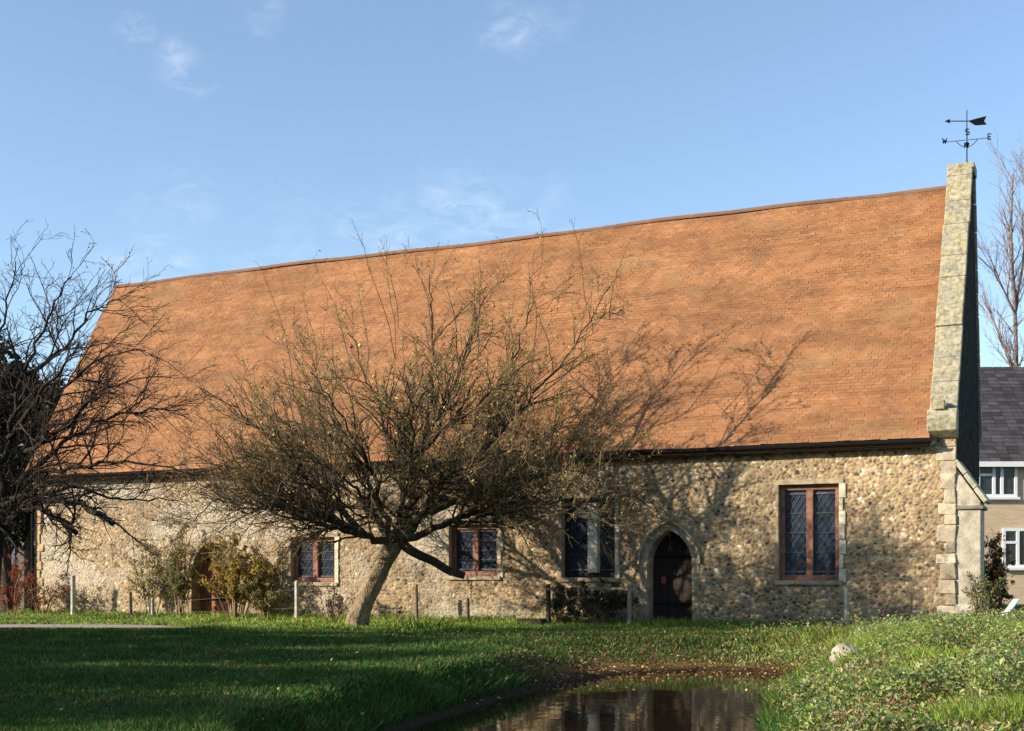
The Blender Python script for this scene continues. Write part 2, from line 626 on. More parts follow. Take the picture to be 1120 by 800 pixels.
def height(s, d):
    s = np.asarray(s, float)
    d = np.asarray(d, float)
    near = ss(60, 30, np.hypot(s, d - 15))
    z = (fbm(s * 0.35 + 50, d * 0.35 + 50, 3) - 0.5) * 0.14 * near
    z = z * ss(29.0, 24.0, d - 0 * s + 0.25 * np.minimum(s, 0) * 0)  # level near the chapel
    bank = ss(3.0, 6.6, s + 0.10 * (20 - d)) * ss(27.0, 21.0, d) * ss(4.0, 9.0, d)
    z = z + bank * (0.27 + 0.10 * (fbm(s * .9 + 9, d * .9, 8) - .5))
    q = pond_sdf(s, d)
    right = ss(2.0, 4.5, s + (d - 17) * -0.1)
    far = ss(19, 22, d)
    wid = 0.75 + 0.5 * right + 1.6 * far
    k = ss(0.0, 1.0, np.clip(q / wid, 0, 1))
    z = np.where(q > 0, (ZW - 0.02) + (z - ZW + 0.02) * (0.12 * np.clip(q / 0.1, 0, 1) * (1 - k) + k), ZW - 0.04 - 0.45 * ss(0, 1.2, -q))
    return z


def axis(lo, hi, step, far_lo, far_hi):
    a = list(np.arange(lo, hi + 1e-6, step))
    g, st = hi, step
    while g < far_hi:
        st *= 1.25
        g += st
        a.append(g)
    g, st = lo, step
    while g > far_lo:
        st *= 1.25
        g -= st
        a.insert(0, g)
    return np.array(a)


S_AX = axis(-16, 14, 0.11, -900, 900)
D_AX = axis(5, 34, 0.11, -300, 1600)
gs, gd = np.meshgrid(S_AX, D_AX)
gz = height(gs, gd)


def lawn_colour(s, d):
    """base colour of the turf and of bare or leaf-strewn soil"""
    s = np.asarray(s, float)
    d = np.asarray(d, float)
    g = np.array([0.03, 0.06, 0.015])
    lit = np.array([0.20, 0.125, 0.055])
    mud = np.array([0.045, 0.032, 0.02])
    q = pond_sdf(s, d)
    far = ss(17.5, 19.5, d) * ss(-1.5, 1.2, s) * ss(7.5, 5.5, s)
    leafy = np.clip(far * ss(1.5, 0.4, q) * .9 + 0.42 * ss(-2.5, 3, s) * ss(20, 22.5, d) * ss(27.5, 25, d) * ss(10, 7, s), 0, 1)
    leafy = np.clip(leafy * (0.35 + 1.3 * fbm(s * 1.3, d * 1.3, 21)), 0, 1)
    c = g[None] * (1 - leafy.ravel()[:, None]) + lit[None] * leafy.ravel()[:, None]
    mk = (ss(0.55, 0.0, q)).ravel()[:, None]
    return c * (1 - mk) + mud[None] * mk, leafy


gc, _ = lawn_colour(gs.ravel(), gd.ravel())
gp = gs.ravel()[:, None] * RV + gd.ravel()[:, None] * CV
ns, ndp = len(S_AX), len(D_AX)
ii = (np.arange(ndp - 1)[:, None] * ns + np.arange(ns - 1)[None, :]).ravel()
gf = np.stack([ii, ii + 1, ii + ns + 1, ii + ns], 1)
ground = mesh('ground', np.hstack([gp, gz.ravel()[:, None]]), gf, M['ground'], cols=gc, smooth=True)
ground['kind'] = 'structure'

wpoly = []
for k, (s, d) in enumerate(POND):
    c = POND.mean(0)
    v = np.array([s, d]) - c
    wpoly.append(c + v * (1 + 0.5 / np.linalg.norm(v)))
wv = np.array([sd(s, d, ZW) for s, d in wpoly])
water = mesh('pond_water', np.vstack([wv, wv - np.array([0, 0, 0.01])]),
             [list(range(len(wv)))], M['water'])
water['kind'] = 'structure'

# path at the left, running along the front of the lit verge
pg = Geo()
pl = []
for s in np.arange(-40, -5.4, 0.4):
    dn = 27.9 + 0.05 * math.sin(s * 1.1) + 0.008 * (s + 8) ** 2 * 0.3
    w = 1.7 * (1 if s < -9 else max(0.05, (-5.4 - s) / 3.6))
    pl.append((s, dn, w))
pv, pf = [], []
for i, (s, dn, w) in enumerate(pl):
    pv += [sd(s, dn, float(height(s, dn)) + 0.03), sd(s, dn + w, float(height(s, dn + w)) + 0.03)]
    if i:
        pf.append([2 * i - 2, 2 * i, 2 * i + 1, 2 * i - 1])
path = mesh('path', pv, pf, M['path'])
path['kind'] = 'structure'


# ------------------------------------------------------------------ leaves, grass
def leaf_mesh(name, P, size, rng, mat, cols, parent=None, flat=0.0, aspect=0.55, loc=None):
    """P (n,3) leaf bases; each leaf a folded four-point blade"""
    n = len(P)
    ax = rng.normal(size=(n, 3))
    ax[:, 2] *= (1 - flat)
    ax /= np.linalg.norm(ax, axis=1)[:, None] + 1e-9
    up = rng.normal(size=(n, 3))
    up[:, 2] = np.abs(up[:, 2]) + flat * 3
    sdv = np.cross(ax, up)
    sdv /= np.linalg.norm(sdv, axis=1)[:, None] + 1e-9
    nn = np.cross(sdv, ax)
    L = np.asarray(size).reshape(-1, 1)
    mid = P + ax * L * 0.45
    V = np.stack([P, mid + sdv * L * aspect * .5 + nn * L * 0.12, P + ax * L, mid - sdv * L * aspect * .5 + nn * L * 0.12], 1).reshape(-1, 3)
    b = np.arange(n)[:, None] * 4
    T = np.concatenate([b + np.array([[0, 1, 2]]), b + np.array([[0, 2, 3]])])
    return mesh(name, V, T, mat, parent, loc=loc, cols=np.repeat(cols, 4, axis=0))


def pick(rng, n, pal, jit=0.15):
    pal = np.asarray(pal, float)
    c = pal[rng.integers(0, len(pal), n)]
    return np.clip(c * (1 + rng.uniform(-jit, jit, (n, 1))) * (1 + rng.uniform(-.05, .05, (n, 3))), 0, 1)


def make_grass():
    rng = np.random.default_rng(5)
    N = 640000
    d = 8.3 * np.exp(rng.uniform(0, 1, N) * math.log(38 / 8.3))
    s = rng.uniform(-0.46, 0.55, N) * d
    nb = 140000                                   # thicker growth on the right bank
    s[:nb] = rng.uniform(0.12, 0.6, nb) * d[:nb]
    q = pond_sdf(s, d)
    X = s * RV[0] + d * CV[0]
    Y = s * RV[1] + d * CV[1]
    bank = ss(3.0, 5.0, s + 0.10 * (20 - d)) * ss(25, 22, d)
    _, leafy = lawn_colour(s, d)
    wob = .25 * (fbm(s * 1.7, d * .2, 92) - .5)
    onpath = (d > 27.98 + wob) & (d < 29.5 - wob) & (s < -7.6 + wob * 4)
    inch = (Y > YW - .05) & (X > -28.6) & (X < -2.8)
    patch = fbm(s * .8, d * .8, 33)
    keep = (q > 0.12) & (np.hypot(s - 4.2, d - 16.0) > .42) & (~onpath) & (~inch) & (rng.uniform(size=N) > 0.55 * leafy + .7 * ss(.9, .3, q) * ss(17.5, 19.5, d) * ss(-.5, 1.5, s) * ss(8.5, 6.5, s)) & (rng.uniform(size=N) > bank * .1)
    s, d, q, X, Y, bank, leafy, patch = [a[keep] for a in (s, d, q, X, Y, bank, leafy, patch)]
    n = len(s)
    z = height(s, d)
    tall = 1 + 1.6 * ss(0.5, 0.1, q) + 1.3 * ss(1.4, 0.2, YW - Y) * (X > -29) + 2.6 * bank * ss(.35, .7, fbm(s * 1.3 + 4, d * 1.3, 66)) + 0.8 * ss(.55, .75, patch) + 2.2 * ss(.9, .3, np.hypot(X + 13.42, Y - 24.37))
    h = rng.uniform(0.03, 0.062, n) * tall * (1 + d / 60) * np.where((d > 25.3) & (d < 28) & (s < -6.5), .45, 1)
    w = rng.uniform(0.004, 0.008, n) * (1 + d / 12)
    a = rng.uniform(0, 2 * math.pi, n)
    lean = rng.normal(0, 0.55, (n, 2)) * h[:, None]
    B = np.stack([X, Y, z - 0.008], 1)
    wv = np.stack([np.cos(a), np.sin(a), 0 * a], 1) * w[:, None]
    T = B + np.stack([lean[:, 0], lean[:, 1], h], 1)
    V = np.stack([B - wv, B + wv, T], 1).reshape(-1, 3)
    Fc = np.arange(3 * n).reshape(-1, 3)
    pal = [(0.03, 0.105, 0.012), (0.045, 0.125, 0.014), (0.07, 0.13, 0.02), (0.025, 0.09, 0.012), (0.10, 0.13, 0.03)]  # kept dark: the lawn's shade is painted into these greens
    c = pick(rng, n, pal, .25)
    sun_tint = pick(rng, n, [(0.29, 0.39, 0.06), (0.23, 0.35, 0.045), (0.37, 0.39, 0.09), (0.18, 0.29, 0.04)], .25)  # lighter blades paint sunlight on the verge and right bank
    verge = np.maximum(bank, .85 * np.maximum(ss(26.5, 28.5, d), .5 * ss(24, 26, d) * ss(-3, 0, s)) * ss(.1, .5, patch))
    c = np.where((rng.uniform(size=n) < verge)[:, None], sun_tint, c)
    dry = pick(rng, n, [(0.24, 0.19, 0.08), (0.2, 0.12, 0.05), (0.16, 0.15, 0.05)], .25)
    m = (rng.uniform(size=n) < 0.06 + 0.5 * leafy + .12 * ss(.5, .7, fbm(s * .5, d * .5, 77)))[:, None]
    c = np.where(m, dry, c)
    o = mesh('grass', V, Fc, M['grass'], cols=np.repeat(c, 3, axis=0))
    o['kind'] = 'stuff'


make_grass()


def make_litter():
    rng = np.random.default_rng(8)
    N = 110000
    d = 8.5 * np.exp(rng.uniform(0, 1, N) * math.log(29 / 8.5))
    s = rng.uniform(-0.42, 0.42, N) * d
    q = pond_sdf(s, d)
    _, leafy = lawn_colour(s, d)
    X = s * RV[0] + d * CV[0]
    Y = s * RV[1] + d * CV[1]
    rim = .8 * ss(1.0, .2, q) * ss(17.5, 19.5, d) * ss(-1, 1.5, s) * ss(8.5, 6.5, s)
    keep = (q > 0.02) & (Y < YW - .1) & (rng.uniform(size=N) < 0.022 + 0.35 * leafy + 1.0 * rim + .5 * ss(23.2, 24.6, d) * ss(27, 25.6, d) * ss(-6, -4, s) * ss(7, 5, s) * ss(.4, .6, fbm(s, d, 88)))
    s, d, X, Y = s[keep], d[keep], X[keep], Y[keep]
    n = len(s)
    P = np.stack([X, Y, height(s, d) + rng.uniform(0.005, 0.05, n)], 1)
    c = pick(rng, n, [(0.26, 0.11, 0.035), (0.32, 0.16, 0.05), (0.2, 0.08, 0.03), (0.38, 0.25, 0.11), (0.15, 0.07, 0.03), (0.42, 0.3, 0.12)], .25)
    o = leaf_mesh('fallen_leaves', P, rng.uniform(0.035, 0.075, n), rng, M['litter'], c, flat=0.75, aspect=.7)
    o['kind'] = 'stuff'
    # a few floating at the far rim of the pond
    m = 4200
    s = rng.uniform(0.2, 4.6, m)
    d = rng.uniform(17, 21.9, m)
    q = pond_sdf(s, d)
    k = (q < -0.02) & (rng.uniform(size=m) < np.exp(q / .3)) & (d > 18.3)
    s, d = s[k], d[k]
    P = np.stack([s * RV[0] + d * CV[0], s * RV[1] + d * CV[1], np.full(len(s), ZW + 0.006)], 1)
    o = leaf_mesh('floating_leaves', P, rng.uniform(0.03, 0.06, len(s)), rng, M['litter'], pick(rng, len(s), [(0.35, .17, .05), (.3, .2, .09), (.45, .33, .12)]), flat=0.97, aspect=.7)
    o['kind'] = 'stuff'


make_litter()


def make_cover():
    """broad-leaved weeds on the right bank"""
    rng = np.random.default_rng(11)
    N = 260000
    d = 8.3 * np.exp(rng.uniform(0, 1, N) * math.log(27 / 8.3))
    s = rng.uniform(0.1, 0.56, N) * d
    q = pond_sdf(s, d)
    edge = s + 0.10 * (20 - d)
    dens = ss(2.7, 4.1, edge) * ss(26.2, 22.5, d + .35 * np.maximum(0, 7 - s))
    clump = fbm(s * 1.6, d * 1.6, 55)
    keep = (q > 0.08) & (rng.uniform(size=N) < dens * (0.15 + 1.0 * ss(.3, .62, clump)))
    keep &= (np.hypot(s - 4.2, d - 16.1) > .5)
    s, d, clump = s[keep], d[keep], clump[keep]
    n = len(s)
    hgt = 0.08 + 0.30 * ss(.38, .75, clump)
    z = height(s, d) + hgt * rng.uniform(0.05, 1, n) ** 0.7
    P = np.stack([s * RV[0] + d * CV[0], s * RV[1] + d * CV[1], z], 1)
    c = pick(rng, n, [(0.19, 0.29, 0.055), (0.26, 0.36, 0.085), (0.14, 0.22, 0.05), (0.32, 0.37, 0.12), (0.09, 0.14, 0.05), (0.36, 0.35, 0.11), (0.38, 0.38, 0.2)], .25)
    br = pick(rng, n, [(0.35, 0.24, 0.12), (0.42, 0.33, 0.2), (0.25, 0.13, 0.05)], .2)
    m = (rng.uniform(size=n) < 0.10 + 0.55 * ss(.48, .64, fbm(s * .9 + 3, d * .9, 91)) * (hgt < .26))[:, None]
    c = np.where(m, br, c)
    o = leaf_mesh('ground_cover_weeds', P, 0.022 + 0.055 * rng.uniform(size=n) ** 2.2, rng, M['leaf'], c, flat=0.3, aspect=.55)
    o['kind'] = 'stuff'


make_cover()

# ------------------------------------------------------------------ chapel
XL, XR = -28.45, -2.95
HE, HR = 4.0, 10.3
YR = YW + 3.57
YB = YW + 5.5
chapel = thing('chapel', (-15.7, YW, 0), 'long medieval flint chapel with a steep orange tiled roof behind the apple tree', 'chapel')

W_px = {  # window openings: left, right, top, bottom in the survey photo
    'a': (852, 918, 530, 635), 'b': (615, 673, 545, 632), 'c': (492, 545, 574, 630), 'd': (319, 367, 588, 637)}
WIN = {}
for k, (x0, x1, y0, y1) in W_px.items():
    xm = (x0 + x1) / 2
    WIN[k] = (onwall(x0, y0)[0], onwall(x1, y0)[0], onwall(xm, y1)[2], onwall(xm, y0)[2])
DOOR = {}
for k, (x0, x1, ytop) in {'main': (708, 757, 580), 'left': (210, 252, 592)}.items():
    DOOR[k] = (onwall(x0, 600)[0], onwall(x1, 600)[0], onwall((x0 + x1) / 2, ytop)[2])


def in_arch(X, Z, x0, x1, zt, grow=0.0):
    """pointed arch opening, radius = 0.8 width"""
    w = x1 - x0
    r = 0.78 * w
    rise = math.sqrt(r * r - (r - w / 2) ** 2)
    zs = zt - rise
    inr = (X > x0 - grow) & (X < x1 + grow)
    low = inr & (Z < zs)
    up = inr & (Z >= zs) & (np.hypot(X - (x0 + r), Z - zs) < r + grow) & (np.hypot(X - (x1 - r), Z - zs) < r + grow)
    return low | up


def arch_path(x0, x1, zt, n=9, grow=0.0, z0=0.0):
    w = x1 - x0
    r = 0.78 * w
    rise = math.sqrt(r * r - (r - w / 2) ** 2)
    zs = zt - rise
    R = r + grow
    am = math.acos((r - w / 2) / R)
    L = [(x0 - grow, z0)]
    for i in range(n + 1):
        a = am * i / n
        L.append((x0 + r - R * math.cos(a), zs + R * math.sin(a)))
    Rr = [(x0 + x1 - x, z) for x, z in L[:-1]][::-1]
    return L + Rr


def flint_wall():
    rng = np.random.default_rng(2)
    st = 0.02
    xs = np.arange(XL, XR + 1e-6, st)
    zs = np.arange(-0.15, HE + 0.1, st)
    X, Z = np.meshgrid(xs, zs)
    cell = 0.077
    nx, nz = int((XR - XL) / cell) + 6, int(4.4 / cell) + 6
    jx = rng.uniform(0.08, .92, (nz, nx))
    jz = rng.uniform(0.08, .92, (nz, nx))
    shown = rng.uniform(size=(nz, nx))
    # stones of differing extent
    wgt = rng.uniform(0.6, 1.5, (nz, nx))
    pal = np.array([(0.33, 0.235, 0.125), (0.27, 0.18, 0.09), (0.20, 0.13, 0.065), (0.40, 0.305, 0.18), (0.14, 0.092, 0.05), (0.20, 0.16, 0.105),
                    (0.085, 0.058, 0.036), (0.045, 0.034, 0.025), (0.30, 0.18, 0.075), (0.55, 0.47, 0.33), (0.21, 0.11, 0.055)])
    prob = np.array([.15, .15, .13, .11, .11, .07, .08, .06, .08, .04, .03])
    ci = rng.choice(len(pal), (nz, nx), p=prob / prob.sum())
    col = pal[ci] * 1.17 * (1 + rng.uniform(-.2, .2, (nz, nx, 1))) * (1 + rng.uniform(-.06, .06, (nz, nx, 3)))
    hh = rng.uniform(0.35, 1.0, (nz, nx))
    gx = np.floor((X - XL) / cell).astype(int) + 2
    gzz = np.floor((Z + 0.2) / cell).astype(int) + 2
    # wobble the lookup so that outlines are not straight cells
    wx = X + 0.045 * (fbm(X * 9, Z * 9, 4) - .5) * 2
    wz = Z + 0.035 * (fbm(X * 9 + 40, Z * 9, 6) - .5) * 2
    f1 = np.full(X.shape, 9.0)
    f2 = np.full(X.shape, 9.0)
    bi = np.zeros(X.shape, int)
    bj = np.zeros(X.shape, int)
    for a in (-2, -1, 0, 1, 2):
        for b in (-2, -1, 0, 1, 2):
            I = np.clip(gzz + a, 0, nz - 1)
            J = np.clip(gx + b, 0, nx - 1)
            cx = XL + (J - 2 + jx[I, J]) * cell
            cz = -0.2 + (I - 2 + jz[I, J]) * cell
            dd = np.hypot((wx - cx) * 0.85, (wz - cz) * 1.1) / wgt[I, J]
            nearer = dd < f1
            f2 = np.where(nearer, f1, np.minimum(f2, dd))
            bi = np.where(nearer, I, bi)
            bj = np.where(nearer, J, bj)
            f1 = np.where(nearer, dd, f1)
    e = f2 - f1
    m = ss(0.002, 0.028, e)
    hgt = m * (0.005 + 0.019 * hh[bi, bj]) - 0.25 * np.clip(f1 - .02, 0, .05) * m
    hgt += 0.012 * (fbm(X * 14, Z * 14, 12) - .5)
    hgt += 0.05 * (fbm(X * .7, Z * .7, 15) - .5)
    mort = np.array([0.34, 0.25, 0.14])
    c = col[bi, bj] * m[..., None] + mort * (1 - m[..., None])
    # broad weathering: pale limewash patches left of the tree, browner course zones
    big = fbm(X * .45 + 9, Z * .6, 19) + .5 * (fbm(X * 2.2 + 9, Z * 2.4, 61) - .5)
    c = c * (0.62 + 0.76 * big[..., None])
    lime = ss(.5, .72, fbm(X * .6, Z * .8 + 5, 23)) * ss(-10.5, -15, X) * .5
    c = c * (1 - lime[..., None]) + np.array([.50, .44, .34]) * lime[..., None]
    foot_dark = ss(0.55, 0.0, Z) * .35  # darker towards the foot of the wall
    c = c * (1 - foot_dark[..., None] * np.array([.55, .4, .5]))
    hole = np.zeros(X.shape, bool)
    for x0, x1, z0, z1 in WIN.values():
        hole |= (X > x0) & (X < x1) & (Z > z0) & (Z < z1)
    for x0, x1, zt in DOOR.values():
        hole |= in_arch(X, Z, x0, x1, zt)
    nX, nZ = len(xs), len(zs)
    idx = (np.arange(nZ - 1)[:, None] * nX + np.arange(nX - 1)[None, :])
    bad = hole[:-1, :-1] | hole[1:, :-1] | hole[:-1, 1:] | hole[1:, 1:]
    idx = idx[~bad]
    Fc = np.stack([idx, idx + 1, idx + nX + 1, idx + nX], 1)
    V = np.stack([X, YW - hgt, Z], -1).reshape(-1, 3)
    return mesh('front_wall', V, Fc, M['flint'], chapel, cols=c.reshape(-1, 3), smooth=True)


flint_wall()

# backing of the front wall (thickness and reveals), back wall, gables
g = Geo()
cuts = []
for x0, x1, z0, z1 in WIN.values():
    cuts.append((x0, x1, z0, z1))
for x0, x1, zt in DOOR.values():
    cuts.append((x0, x1, -1, zt))
cuts.sort()
x = XL + .02
for x0, x1, z0, z1 in cuts:
    g.box((x, YW + .02, -.1), (x0 - .004, YW + .7, HE))
    if z0 > 0:
        g.box((x0 - .004, YW + .02, -.1), (x1 + .004, YW + .7, z0 - .004))
    g.box((x0 - .004, YW + .02, z1 + .004), (x1 + .004, YW + .7, HE))
    x = x1 + .004
g.box((x, YW + .02, -.1), (XR - .5, YW + .7, HE))
g.build('wall_core', M['rubble'], chapel)
g = Geo()
g.box((XL, YB - .7, -.1), (XR - .5, YB, HE))
g.build('rear_wall', M['rubble'], chapel)
g = Geo()
prof = [(YW + .02, -.1), (YW + .02, HE - .05), (YR, HR - .25), (YB, HE - .05), (YB, -.1)]
g.prism([(0, y, z) for y, z in prof], (XL, 0, 0), (XL + .6, 0, 0))
g.build('gable_wall', M['rubble'], chapel)
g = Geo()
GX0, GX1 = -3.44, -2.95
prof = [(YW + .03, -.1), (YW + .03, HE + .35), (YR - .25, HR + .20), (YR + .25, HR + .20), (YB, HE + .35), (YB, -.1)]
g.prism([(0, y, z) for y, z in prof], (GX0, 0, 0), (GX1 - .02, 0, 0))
g.build('gable_wall', M['shadeflint'], chapel)

# roof: separate clay tiles in courses
rng = np.random.default_rng(7)
EY, EZ = YW - 0.30, HE + 0.02
slope = np.array([0, YR - EY, HR - EZ])
SL = np.linalg.norm(slope)
su = slope / SL
nr = np.array([0, -su[2], su[1]])
TX0, TX1 = XL - .14, GX0 - .005
V, Fc, C = [], [], []
gauge, tw = 0.088, 0.15
ncourse = int(SL / gauge) + 1
ncol = int((TX1 - TX0) / tw) + 2
pal = np.array([(0.29, 0.129, 0.052), (0.275, 0.117, 0.045), (0.305, 0.139, 0.057), (0.254, 0.107, 0.045), (0.295, 0.134, 0.06), (0.232, 0.098, 0.046), (0.32, 0.155, 0.068)])
pp = np.array([.27, .22, .18, .12, .11, .05, .05])
for r in range(ncourse):
    t0 = r * gauge - .02
    j = np.arange(ncol)
    xa = TX0 + (j - (0.5 if r % 2 else 0)) * tw + rng.uniform(-.006, .006, ncol)
    xb = xa + tw - .002
    xa = np.clip(xa, TX0, TX1)
    xb = np.clip(xb, TX0, TX1)
    ok = xb - xa > .02
    xa, xb = xa[ok], xb[ok]
    n = len(xa)
    sag = 0.06 * (fbm(xa * .35, np.full(n, r * .045), 31) - .5) * 2 + rng.normal(0, .0016, n)
    lift = .005 + sag
    tb = t0 + rng.normal(0, .004, n)
    tt = np.minimum(t0 + gauge + .03, SL)
    def P(xx, t, h):
        return np.array([0, EY, EZ]) + xx[:, None] * np.array([1, 0, 0]) + np.asarray(t).reshape(-1, 1) * su + np.asarray(h).reshape(-1, 1) * nr
    tilt = rng.normal(0, .0012, n)
    A = P(xa, tb, lift + tilt)
    B = P(xb, tb, lift - tilt)
    T1 = P(xb, np.full(n, tt), sag + .001)
    T2 = P(xa, np.full(n, tt), sag + .001)
    A0 = P(xa, tb, lift - .005 + tilt)
    B0 = P(xb, tb, lift - .005 - tilt)
    base = sum(len(v) for v in V)
    V.append(np.stack([A, B, T1, T2, A0, B0], 1).reshape(-1, 3))
    k = base + np.arange(n)[:, None] * 6
    Fc.append(np.concatenate([k + [[0, 1, 2, 3]], k + [[4, 5, 1, 0]]]))
    c = pal[rng.choice(len(pal), n, p=pp / pp.sum())] * (1 + rng.uniform(-.05, .05, (n, 1)))
    c = c * .75 + c.mean(0) * .25
    band = fbm(xa * .5, np.full(n, r * .22), 41) - .5
    row = rng.normal(0, .035)
    streak = fbm(xa * 1.6 + r * .31, np.full(n, r * .5), 44) - .5
    c = c * np.array([.98, 1.01, 1.06]) * (1 + .5 * band[:, None] + .40 * streak[:, None] + row)
    spot = ss(.66, .8, fbm(xa * 4.1, np.full(n, r * .36), 58))[:, None] * .45
    c = c * (1 - spot) + np.array([.15, .085, .045]) * spot
    moss = ss(.58, .8, fbm(xa * 1.1 + 3, np.full(n, r * .12), 47))[:, None] * .35
    c = c * (1 - moss) + np.array([.22, .15, .07]) * moss
    C.append(np.concatenate([c, c]))
roof = mesh('roof', np.vstack(V), np.vstack(Fc), M['tile'], chapel, fcols=np.vstack(C))
# rear slope and boarding under the tiles
g = Geo()
bx = [(EY + .01, EZ - .11), (YR, HR - .13), (YB + .15, EZ - .03), (YB + .15, EZ - .15), (YR, HR - .26), (EY + .01, EZ - .16)]
g.prism([(0, y, z) for y, z in bx], (TX0 + .01, 0, 0), (TX1 - .004, 0, 0), (.3, .12, .05))
g.build('roof_boarding', M['tile'], chapel)
g = Geo()
xr = TX0
while xr < TX1 - .05:
    L = min(.33, TX1 - xr)
    dz = .025 * math.sin(xr * .5) + .012 * math.sin(xr * 1.7 + 1) + rng.normal(0, .002)
    ang = np.linspace(math.radians(-25), math.radians(205), 9)
    ro = [(0, YR + .10 * math.cos(a), HR - .05 + dz + .075 * math.sin(a)) for a in ang]
    ri = [(0, YR + .08 * math.cos(a), HR - .06 + dz + .055 * math.sin(a)) for a in ang][::-1]
    g.prism(ro + ri, (xr, 0, 0), (xr + L - .002, 0, 0), tuple(np.array([.20, .11, .065]) * rng.uniform(.93, 1.07)))
    xr += L
g.build('ridge_tiles', M['tile'], roof)

# gutter, downpipe, soffit
g = Geo()
ang = np.linspace(math.pi, 2 * math.pi, 8)
gy, gzc = EY - .045, EZ - .03
ro = [(0, gy + .07 * math.cos(a), gzc + .095 * math.sin(a)) for a in ang]
ri = [(0, gy + .058 * math.cos(a), gzc + .062 * math.sin(a)) for a in ang][::-1]
g.prism(ro + ri, (TX0, 0, 0), (TX1 + .05, 0, 0))
g.box((TX0, EY + .03, EZ - .19), (TX1, EY + .055, EZ - .035))
g.build('gutter', M['iron'], chapel)
g = Geo()
dx = XL + .05
g.tube([(dx, gy, gzc - .07), (dx, gy + .03, gzc - .2), (dx, YW - .1, gzc - .45), (dx, YW - .1, .05)], .045, 10)
for z in (3.2, 1.7, .5):
    g.box((dx - .07, YW - .1, z), (dx + .07, YW - .02, z + .06))
g.build('downpipe', M['iron'], chapel)

# coping on the right-hand gable, kneeler, quoins, buttress
g = Geo()
rng = np.random.default_rng(17)
CX0, CX1 = GX0 - .03, GX1 + .035
a0 = np.array([0, YW - .02, HE + .42])
a1 = np.array([0, YR - .26, HR + .24])
for sgn in (1, -1):
    p0, p1 = a0.copy(), a1.copy()
    if sgn < 0:
        p0[1], p1[1] = YB + .02, 2 * YR - p1[1]
    cu = (p1 - p0) / np.linalg.norm(p1 - p0)
    cn = np.array([0, -cu[2] * sgn, abs(cu[1])])
    Lc = np.linalg.norm(p1 - p0)
    t = 0
    while t < Lc - .05:
        L = min(rng.uniform(.55, .95), Lc - t)
        th = .07 + rng.uniform(-.008, .008)
        c = p0 + cu * (t + L / 2) + cn * (.05 + rng.uniform(-.01, .01))
        c[0] = (CX0 + CX1) / 2 + rng.uniform(-.012, .012)
        g.obox(c, ((CX1 - CX0) / 2, 0, 0), cu * (L / 2 - .004), cn * th)
        t += L
g.box((CX0 - .01, YR - .34, HR + .18), (CX1 + .03, YR + .34, HR + .40))
g.build('coping', M['lichen'], chapel, bevel=.018)
g = Geo()
# kneeler: corbelled block at the foot of the coping
kp = [(YW + .05, HE - .02), (YW - .08, HE + .03), (YW - .28, HE + .16), (YW - .30, HE + .42), (YW - .18, HE + .62), (YW + .12, HE + .62)]
g.prism([(0, y, z) for y, z in kp], (CX0 - .03, 0, 0), (CX1 + .01, 0, 0))
g.box((CX0 + .10, YW - .26, HE + .60), (CX0 + .32, YW - .06, HE + .80))
g.box((CX0 + .06, YW - .24, HE + .66), (CX0 + .36, YW - .10, HE + .74))
g.build('kneeler', M['lichen'], chapel, bevel=.02)
for right in (True, False):
    g = Geo()
    z = .0
    i = 0
    while z < HE - .05:
        h = min(rng.uniform(.2, .36), HE - .04 - z)
        w = (.36 if i % 2 else .25) + rng.uniform(-.06, .06)
        if right:
            tcol = np.array([.47, .39, .27]) * rng.uniform(.62, 1.22)
            g.box((XR - w, YW - .045, z), (XR - .001, YW + .06, z + h - .006), tuple(tcol), (.022), rng)
        else:
            g.box((XL - .03, YW - .045, z), (XL + w, YW + .1, z + h - .006), tuple(np.array([.47, .32, .18]) * rng.uniform(.75, 1.1)), .014, rng)
        z += h
        i += 1
    g.build('quoins', M['stone'], chapel, bevel=.018)
g = Geo()
BX = -2.46
bp_ = [(GX1 - .05, -.2), (BX, -.2), (BX, 2.68), (GX1 - .05, 3.46)]
tc_ = (.41, .36, .27)
g.prism([(x, 0, z) for x, z in bp_], (0, YW + .0, 0), (0, YW + .85, 0), tc_)
# sloping weathering slab with a drip edge
sl0, sl1 = np.array([GX1 - .05, 0, 3.52]), np.array([BX + .09, 0, 2.66])
su_ = (sl1 - sl0) / np.linalg.norm(sl1 - sl0)
sn_ = np.array([-su_[2], 0, su_[0]])
L_ = np.linalg.norm(sl1 - sl0)
for k in range(3):
    c = sl0 + su_ * L_ * (k + .5) / 3 + sn_ * (.045 - .012 * k)
    c[1] = YW + .42
    g.obox(c, su_ * (L_ / 6 - .003), (0, .47, 0), sn_ * .05, tuple(np.array([.44, .41, .29]) * rng.uniform(.9, 1.1)))
g.box((GX1 + .02, YW - .055, 2.52), (BX + .06, YW + .9, 2.60), (.2, .17, .13))
g.box((GX1 + .0, YW - .08, -.2), (BX + .10, YW + .95, .55), (.42, .38, .3))
g.build('buttress', M['stone'], chapel, bevel=.02)


